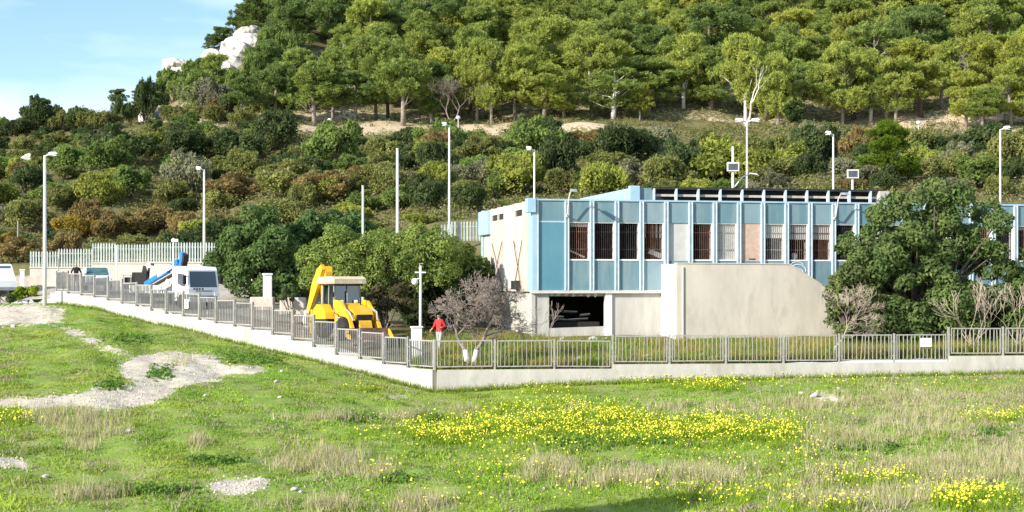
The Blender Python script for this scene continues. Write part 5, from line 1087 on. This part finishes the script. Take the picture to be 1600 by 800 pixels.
MB().hull([(-1.6, y, 1.05) for y in (-1.5, 1.5)] + [(2.6, y, 1.0) for y in (-1.5, 1.5)] + [(-1.1, 0, 2.6), (1.3, 0, 2.4)] + [(-1.6, -1.5, .95), (2.6, 1.5, .9)]).build('roof', M['slate'], e)
MB().box(-1.3, 2.3, -1.1, 1.2, -.5, .95).build('wall', M['roomdark'], e); MB().box(-1.6, 3.2, -1.6, -1.4, -.6, .15).build('plinth', M['limestone'], e)
for x, hh in ((-2.9, 1.3), (-2.2, .9)): MB().bbox(x - .28, x + .28, -1.5, -1, -.5, hh, .05).build('pillar', M['white'], e)
MB().hull([(-3.2, -1.5, 1.3), (-2.6, -1.5, 1.3), (-2.9, -1.25, 2.1), (-3.2, -1, 1.3), (-2.6, -1, 1.3)]).build('pillar_cap', M['white'], e)
Y = 268; X = U(653) * Y; z0 = PT(0, 30, Y).z; e = empty('hillside_house', (X, Y, z0), 0, 'small pale house among the pines at the top', 'house')
MB().box(-1.6, 1.0, -1, 2, -4, 2.0).build('wall', M['cream'], e); MB().box(1.0, 1.6, -1.2, 1, -4, 3.0).build('chimney_wall', M['white'], e); MB().hull([(-1.9, y, 2.0) for y in (-1.3, 2.3)] + [(1.0, y, 2.0) for y in (-1.3, 2.3)] + [(-1.9, .5, 3.1), (1.0, .5, 3.1)]).build('roof', M['tilered'], e); MB().box(-.9, .4, -1.03, -1.0, .6, 1.4).build('window', M['dark'], e)

# ------------------------------------------------------------------ field: grass, dry grass, flowers, stones
def blades(name, X, Y, Z, hgt, wid, cols, rng, per, label, cat, lean=.35, spread=.06):
    n = len(X); k = np.repeat(np.arange(n), per); N = len(k); a = rng.uniform(0, 6.283, N); h = hgt[k] * rng.uniform(.6, 1.25, N)
    bx = X[k] + rng.normal(size=N) * spread; by = Y[k] + rng.normal(size=N) * spread; bz = Z[k] - .02; w_ = wid * rng.uniform(.7, 1.3, N)
    ln = rng.normal(size=(N, 2)) * lean * h[:, None]
    v0 = np.stack([bx - np.cos(a) * w_, by - np.sin(a) * w_, bz], 1); v1 = np.stack([bx + np.cos(a) * w_, by + np.sin(a) * w_, bz], 1); v2 = np.stack([bx + ln[:, 0], by + ln[:, 1], bz + h], 1)
    V = np.stack([v0, v1, v2], 1).reshape(-1, 3); o = mesh_obj(name, V, np.arange(3 * N).reshape(N, 3), M['leafattr']); tag(o, label, cat, kind='stuff')
    c = cols[k] * rng.uniform(.9, 1.1, N)[:, None]; C4 = np.ones((N, 3, 4), np.float32); C4[:, :, :3] = c[:, None, :]
    at = o.data.attributes.new('col', 'FLOAT_COLOR', 'POINT'); at.data.foreach_set('color', C4.ravel()); return o
def uniform_field(n, y0=28.5):
    pq = RNG.uniform(-200, 1860, n); yw = Yw(pq) - .25; Yq = np.sqrt(RNG.uniform(y0 ** 2, 97 ** 2, n)); k = Yq < yw; return pq[k], Yq[k]
pq, Yq = uniform_field(410000); hq = h_out(pq, Yq); Xq = U(pq) * Yq; pyq = HOR - hq * FPX / Yq
k = RNG.random(len(pq)) > np.clip(dirt_soft(pq, pyq) * 1.25 - .05, 0, .97); pq, Yq, hq, Xq, pyq = pq[k], Yq[k], hq[k], Xq[k], pyq[k]
pat = wav(Xq, Yq, 5, 3) + .7 * wav(Xq, Yq, 1.6, 12); right = np.clip((pq - 1050) / 500, 0, 1)
dryness = np.clip(.05 + .10 * pat + .42 * right * (wav(Xq, Yq, 6, 20) > -.5), 0, .85)
g1 = np.array((.185, .335, .045)); g2 = np.array((.335, .385, .07)); dr_ = np.array((.43, .36, .25)); t = np.clip(.5 + .35 * wav(Xq, Yq, 9, 26), 0, 1)[:, None]
cols = (g1 * t + g2 * (1 - t)) * np.clip(1 + .16 * wav(Xq, Yq, 3.3, 15) + .12 * wav(Xq, Yq, 1.2, 2), .6, 1.4)[:, None]; isdry = (RNG.random(len(Xq)) < dryness)[:, None]; cols = np.where(isdry, dr_ * RNG.uniform(.75, 1.1, (len(Xq), 1)), cols)
hg = np.clip(.06 + .03 * wav(Xq, Yq, 2.5, 6), .03, .14) * np.where(isdry[:, 0], 1.5, 1)
blades('meadow_grass', Xq, Yq, EYE + hq, hg, .026, cols, RNG, 3, 'green grass covering the near field', 'grass', .5, .05)
def patch_pts(ells):
    P_, Q_ = [], []
    for cx, cy, rx, ry, n in ells:
        P_.append(cx + rx * .62 * RNG.normal(size=n)); Q_.append(cy + ry * .62 * RNG.normal(size=n))
    P_, Q_ = np.concatenate(P_), np.concatenate(Q_); return (*field_pt(P_, np.maximum(Q_, 0)), P_)
# dry tussocks
E = [(510,722,60,16,900),(590,738,25,12,220),(960,752,55,12,700),(1100,745,50,14,700),(860,735,40,14,420),(840,755,30,8,220),(905,640,20,8,100),(640,650,30,8,240),(720,642,18,7,140),(110,655,60,12,700),(150,675,40,12,350),(310,693,14,9,130),(130,700,18,10,150),
     (1310,690,60,16,800),(1470,660,120,26,1200),(1490,735,90,20,1200),(1300,745,40,14,420),(1400,620,120,14,800),(1590,725,40,22,500),(1250,635,70,12,500),(1420,775,60,14,420),(650,790,50,10,400),(500,792,60,8,300),(150,775,50,8,300),(1290,785,60,10,350),(1040,640,40,8,180),(1130,640,60,10,300),(280,565,20,6,80),(520,655,60,6,300)]
Xd, Yd, Zd, _ = patch_pts(E); kd_ = wav(Xd, Yd, 1.1, 18) > -.5; Xd, Yd, Zd = Xd[kd_], Yd[kd_], Zd[kd_]; nd = len(Xd); cd = np.where(RNG.random((nd, 1)) < .68, np.array((.52, .45, .29)), np.array((.33, .38, .10))) * RNG.uniform(.75, 1.2, (nd, 1))
blades('dry_grass', Xd, Yd, Zd, RNG.uniform(.14, .40, nd), .009, np.clip(cd, .05, 1), RNG, 4, 'straw-coloured dry grass tussocks standing in the near field', 'grass', .28, .07)
# dark leafy weeds
E = [(905,690,45,10,260),(1000,690,60,6,160),(560,655,25,6,120),(330,722,30,5,90),(250,585,16,9,90),(175,602,14,8,70),(205,530,28,6,110),(1550,675,20,6,60),(675,655,12,5,50),(380,560,30,8,130),(420,565,22,6,90),(620,750,20,4,60),(1345,700,60,6,120),(210,768,70,5,200)]
Xw, Yw_, Zw, _ = patch_pts(E); nw = len(Xw)
scatter_leaves('field_weeds', Xw, Yw_, Zw, .06, np.array((.15, .26, .05)) * RNG.uniform(.6, 1.2, (nw, 1)), RNG, RNG.uniform(.06, .2, nw), 12, label='dark leafy weeds in the near field', cat='weeds')
# yellow flowers
E = [(690,680,90,16,1000),(800,672,110,22,1900),(930,655,80,14,900),(1010,680,140,16,1500),(1120,672,120,18,1500),(1220,680,30,12,250),(860,640,80,12,500),(1060,600,110,7,480),(1110,606,40,6,300),(850,612,60,7,220),(1510,782,60,16,800),(1560,655,50,10,350),(25,655,32,14,260),(25,590,20,4,40),
     (1000,770,240,30,300),(820,705,200,30,170),(1150,720,120,30,160),(1250,600,120,12,200),(1330,745,80,20,160),(1390,755,30,8,160),(1240,710,60,20,120),(780,745,60,20,160),(1420,600,140,14,260),(560,610,30,4,40),(600,735,40,16,60),(1150,780,120,16,220),(1290,795,80,6,120),(700,790,120,12,60)]
Xf, Yf_, Zf, pf = patch_pts(E); kf = wav(Xf, Yf_, 1.5, 4) > -.55; Xf, Yf_, Zf = Xf[kf], Yf_[kf], Zf[kf]; nf = len(Xf)
def flowers():
    rng = RNG; N = nf; p = np.stack([Xf, Yf_, Zf + rng.uniform(.14, .32, N)], 1); nn = rng.normal(size=(N, 3)) * .5 + np.array((-.4, -.5, .7)); nn /= np.linalg.norm(nn, axis=1)[:, None]; a = rng.normal(size=(N, 3)); a -= nn * (a * nn).sum(1)[:, None]; a /= np.linalg.norm(a, axis=1)[:, None]; b = np.cross(nn, a); s = (.010 + .024 * rng.random(N) ** 2)[:, None]
    V = np.stack([p + s * (a * math.cos(t_) + b * math.sin(t_)) for t_ in np.linspace(0, 6.283, 6)[:-1]], 1).reshape(-1, 3); F = np.arange(5 * N).reshape(N, 5)
    tag(mesh_obj('yellow_flowers', V, F, M['flower']), 'yellow wild flowers in drifts across the near field', 'flowers', kind='stuff')
flowers()
blades('flower_stems', Xf, Yf_, Zf, np.full(nf, .24), .012, np.tile(np.array((.22, .33, .03)), (nf, 1)), RNG, 4, 'bright green leaves and stems below the yellow flowers', 'plants', .4, .06)
# weeds behind the fence and along the foot of the wall
n = 18500; pq = RNG.uniform(640, 1860, n); yw = Yw(pq); Yq = yw + .25 + RNG.uniform(0, 1, n) ** 1.3 * 10.5; kb = ~((pq > 850) & (pq < 1400) & (Yq > 73.0)); pq, Yq = pq[kb], Yq[kb]; n = len(pq); hq = h_in(pq, Yq); Xq = U(pq) * Yq
yel = wav(Xq, Yq, 4, 9)[:, None]; cols = np.where(yel > .1, np.array((.30, .29, .07)), np.array((.17, .26, .035))) * RNG.uniform(.75, 1.2, (n, 1)); cols = np.where((RNG.random((n, 1)) < .2), np.array((.36, .25, .12)), cols)
blades('yard_weeds', Xq, Yq, EYE + hq, RNG.uniform(.15, .45, n) * np.where(pq > 1300, 1.5, 1), .016, cols, RNG, 6, 'tall green and straw weeds in the yard behind the level fence', 'weeds', .35, .08)
n = 2600; pq = RNG.uniform(85, 1620, n); Yq = Yw(pq) - .28 - RNG.random(n) * .5; hq = h_out(pq, Yq)
blades('wall_foot_grass', U(pq) * Yq, Yq, EYE + hq, RNG.uniform(.1, .32, n), .014, np.array((.20, .28, .04)) * RNG.uniform(.6, 1.3, (n, 1)), RNG, 6, 'ragged grass along the foot of the low walls', 'grass', .4, .07)
# rubble in the yard and loose stones in the field
rr = random.Random(9)
for i, (x, Y, s) in enumerate(((905, 66.5, .22), (935, 66.2, .26), (958, 67.2, .3), (985, 66.8, .2), (1012, 66.9, .34), (1018, 66.2, .26), (1050, 67.6, .24), (1098, 67.4, .2), (1115, 67.6, .24), (905, 72.5, .35), (928, 72.8, .45), (880, 72.9, .4), (945, 73.2, .3), (990, 70.5, .25), (1150, 69, .2), (830, 67, .25))):
    X = U(x) * Y; o = MB().ico((0, 0, .05), (s, s * .7, s * .55), 200 + i, .4, sub=2).build('rubble_piece', M['offwhite' if i % 3 else 'limestone']); o.location = (X, Y, gz(X, Y)); o.rotation_euler = (0, 0, i); tag(o, 'pale lump of rubble lying in the weeds before the building', 'rubble', 'rubble in the yard')
for i, (x, y, s) in enumerate(((1170, 592, .28), (1432, 611, .16), (1310, 608, .14), (1317, 613, .12), (1252, 616, .16), (1222, 605, .1), (1145, 642, .1), (20, 511, .2), (320, 620, .14), (72, 747, .16), (440, 582, .14), (432, 598, .16), (200, 675, .12), (460, 767, .14), (470, 770, .1), (1275, 620, .3), (1380, 610, .12), (437, 622, .1))):
    a, b, c = field_pt(np.array([float(x)]), np.array([float(y)])); o = MB().ico((0, 0, s * .25), (s, s * .8, s * .6), 300 + i, .35, sub=2).build('field_stone', M['limestone']); o.location = (a[0], b[0], c[0]); o.rotation_euler = (0, 0, i * 1.3); tag(o, 'white stone lying in the field grass' if i else 'largest white stone at the foot of the level wall', 'stone', 'loose stones in the field')
def pebbles():
    n = 26000; pq, Yq = RNG.uniform(-20, 460, n), RNG.uniform(470, 775, n); k = dirt_soft(pq, Yq) > .25; X_, Y_, Z_ = field_pt(pq[k], Yq[k]); n = len(X_); c = np.stack([X_, Y_, Z_], 1)
    s_ = (.010 + .045 * RNG.random(n) ** 6)[:, None]; O = np.array([(1, 0, 0), (0, 1, 0), (-1, 0, 0), (0, -1, 0), (0, 0, .8), (0, 0, -.8)]); V = (c[:, None, :] + O[None] * s_[:, None, :] * RNG.uniform(.6, 1.3, (n, 6, 1))).reshape(-1, 3)
    f = np.array([(0, 1, 4), (1, 2, 4), (2, 3, 4), (3, 0, 4), (1, 0, 5), (2, 1, 5), (3, 2, 5), (0, 3, 5)]); F = (np.arange(n)[:, None, None] * 6 + f[None]).reshape(-1, 3)
    tag(mesh_obj('gravel', V, F, M['gravel']), 'loose pale gravel on the bare patches of the field', 'gravel', kind='stuff')
pebbles()
# dark-topped slab standing in for the shadow at lower left
e = empty('shadow_slab', (-11.2, 29.5, .05), R(4), 'low dark slab standing in for the shadow in the lower left corner', 'tank'); MB().box(-2.5, 1.35, -3.4, 3.2, -.4, .10).build('slab_body', M['concrete_grey'], e); MB().box(-2.56, 1.25, -3.45, 3.26, .102, .14).build('cover', M['roof'], e)

# tell look-alikes apart by their order in the picture
def tell_apart():
    by = {}
    for o in bpy.data.objects:
        if o.parent is None and 'label' in o.keys(): by.setdefault(o['label'], []).append(o)
    for lab, os_ in by.items():
        n = len(os_)
        if n < 2: continue
        os_.sort(key=lambda o: o.location.x / max(1, o.location.y))
        words = {2: ['left one', 'right one'], 3: ['leftmost', 'middle one', 'rightmost'], 4: ['leftmost of four', 'second of four', 'third of four', 'rightmost of four']}.get(n)
        if words is None: words = [('first second third fourth fifth sixth seventh eighth ninth tenth eleventh twelfth thirteenth fourteenth fifteenth sixteenth seventeenth eighteenth'.split() + ['later'] * 40)[i] + ' from left' for i in range(n)]
        for o, w_ in zip(os_, words):
            o['label'] = lab + ', ' + w_ if len(lab.split()) + len(w_.split()) <= 16 else lab.replace(' of the slope', '').replace('halfway up the slope', 'halfway up').replace('near the terrace', 'high up').replace('low on the slope', 'low down') + ', ' + w_
tell_apart()
for o in bpy.data.objects:
    if o.parent is None and 'label' in o.keys() and 'kind' not in o.keys(): o['kind'] = 'thing'
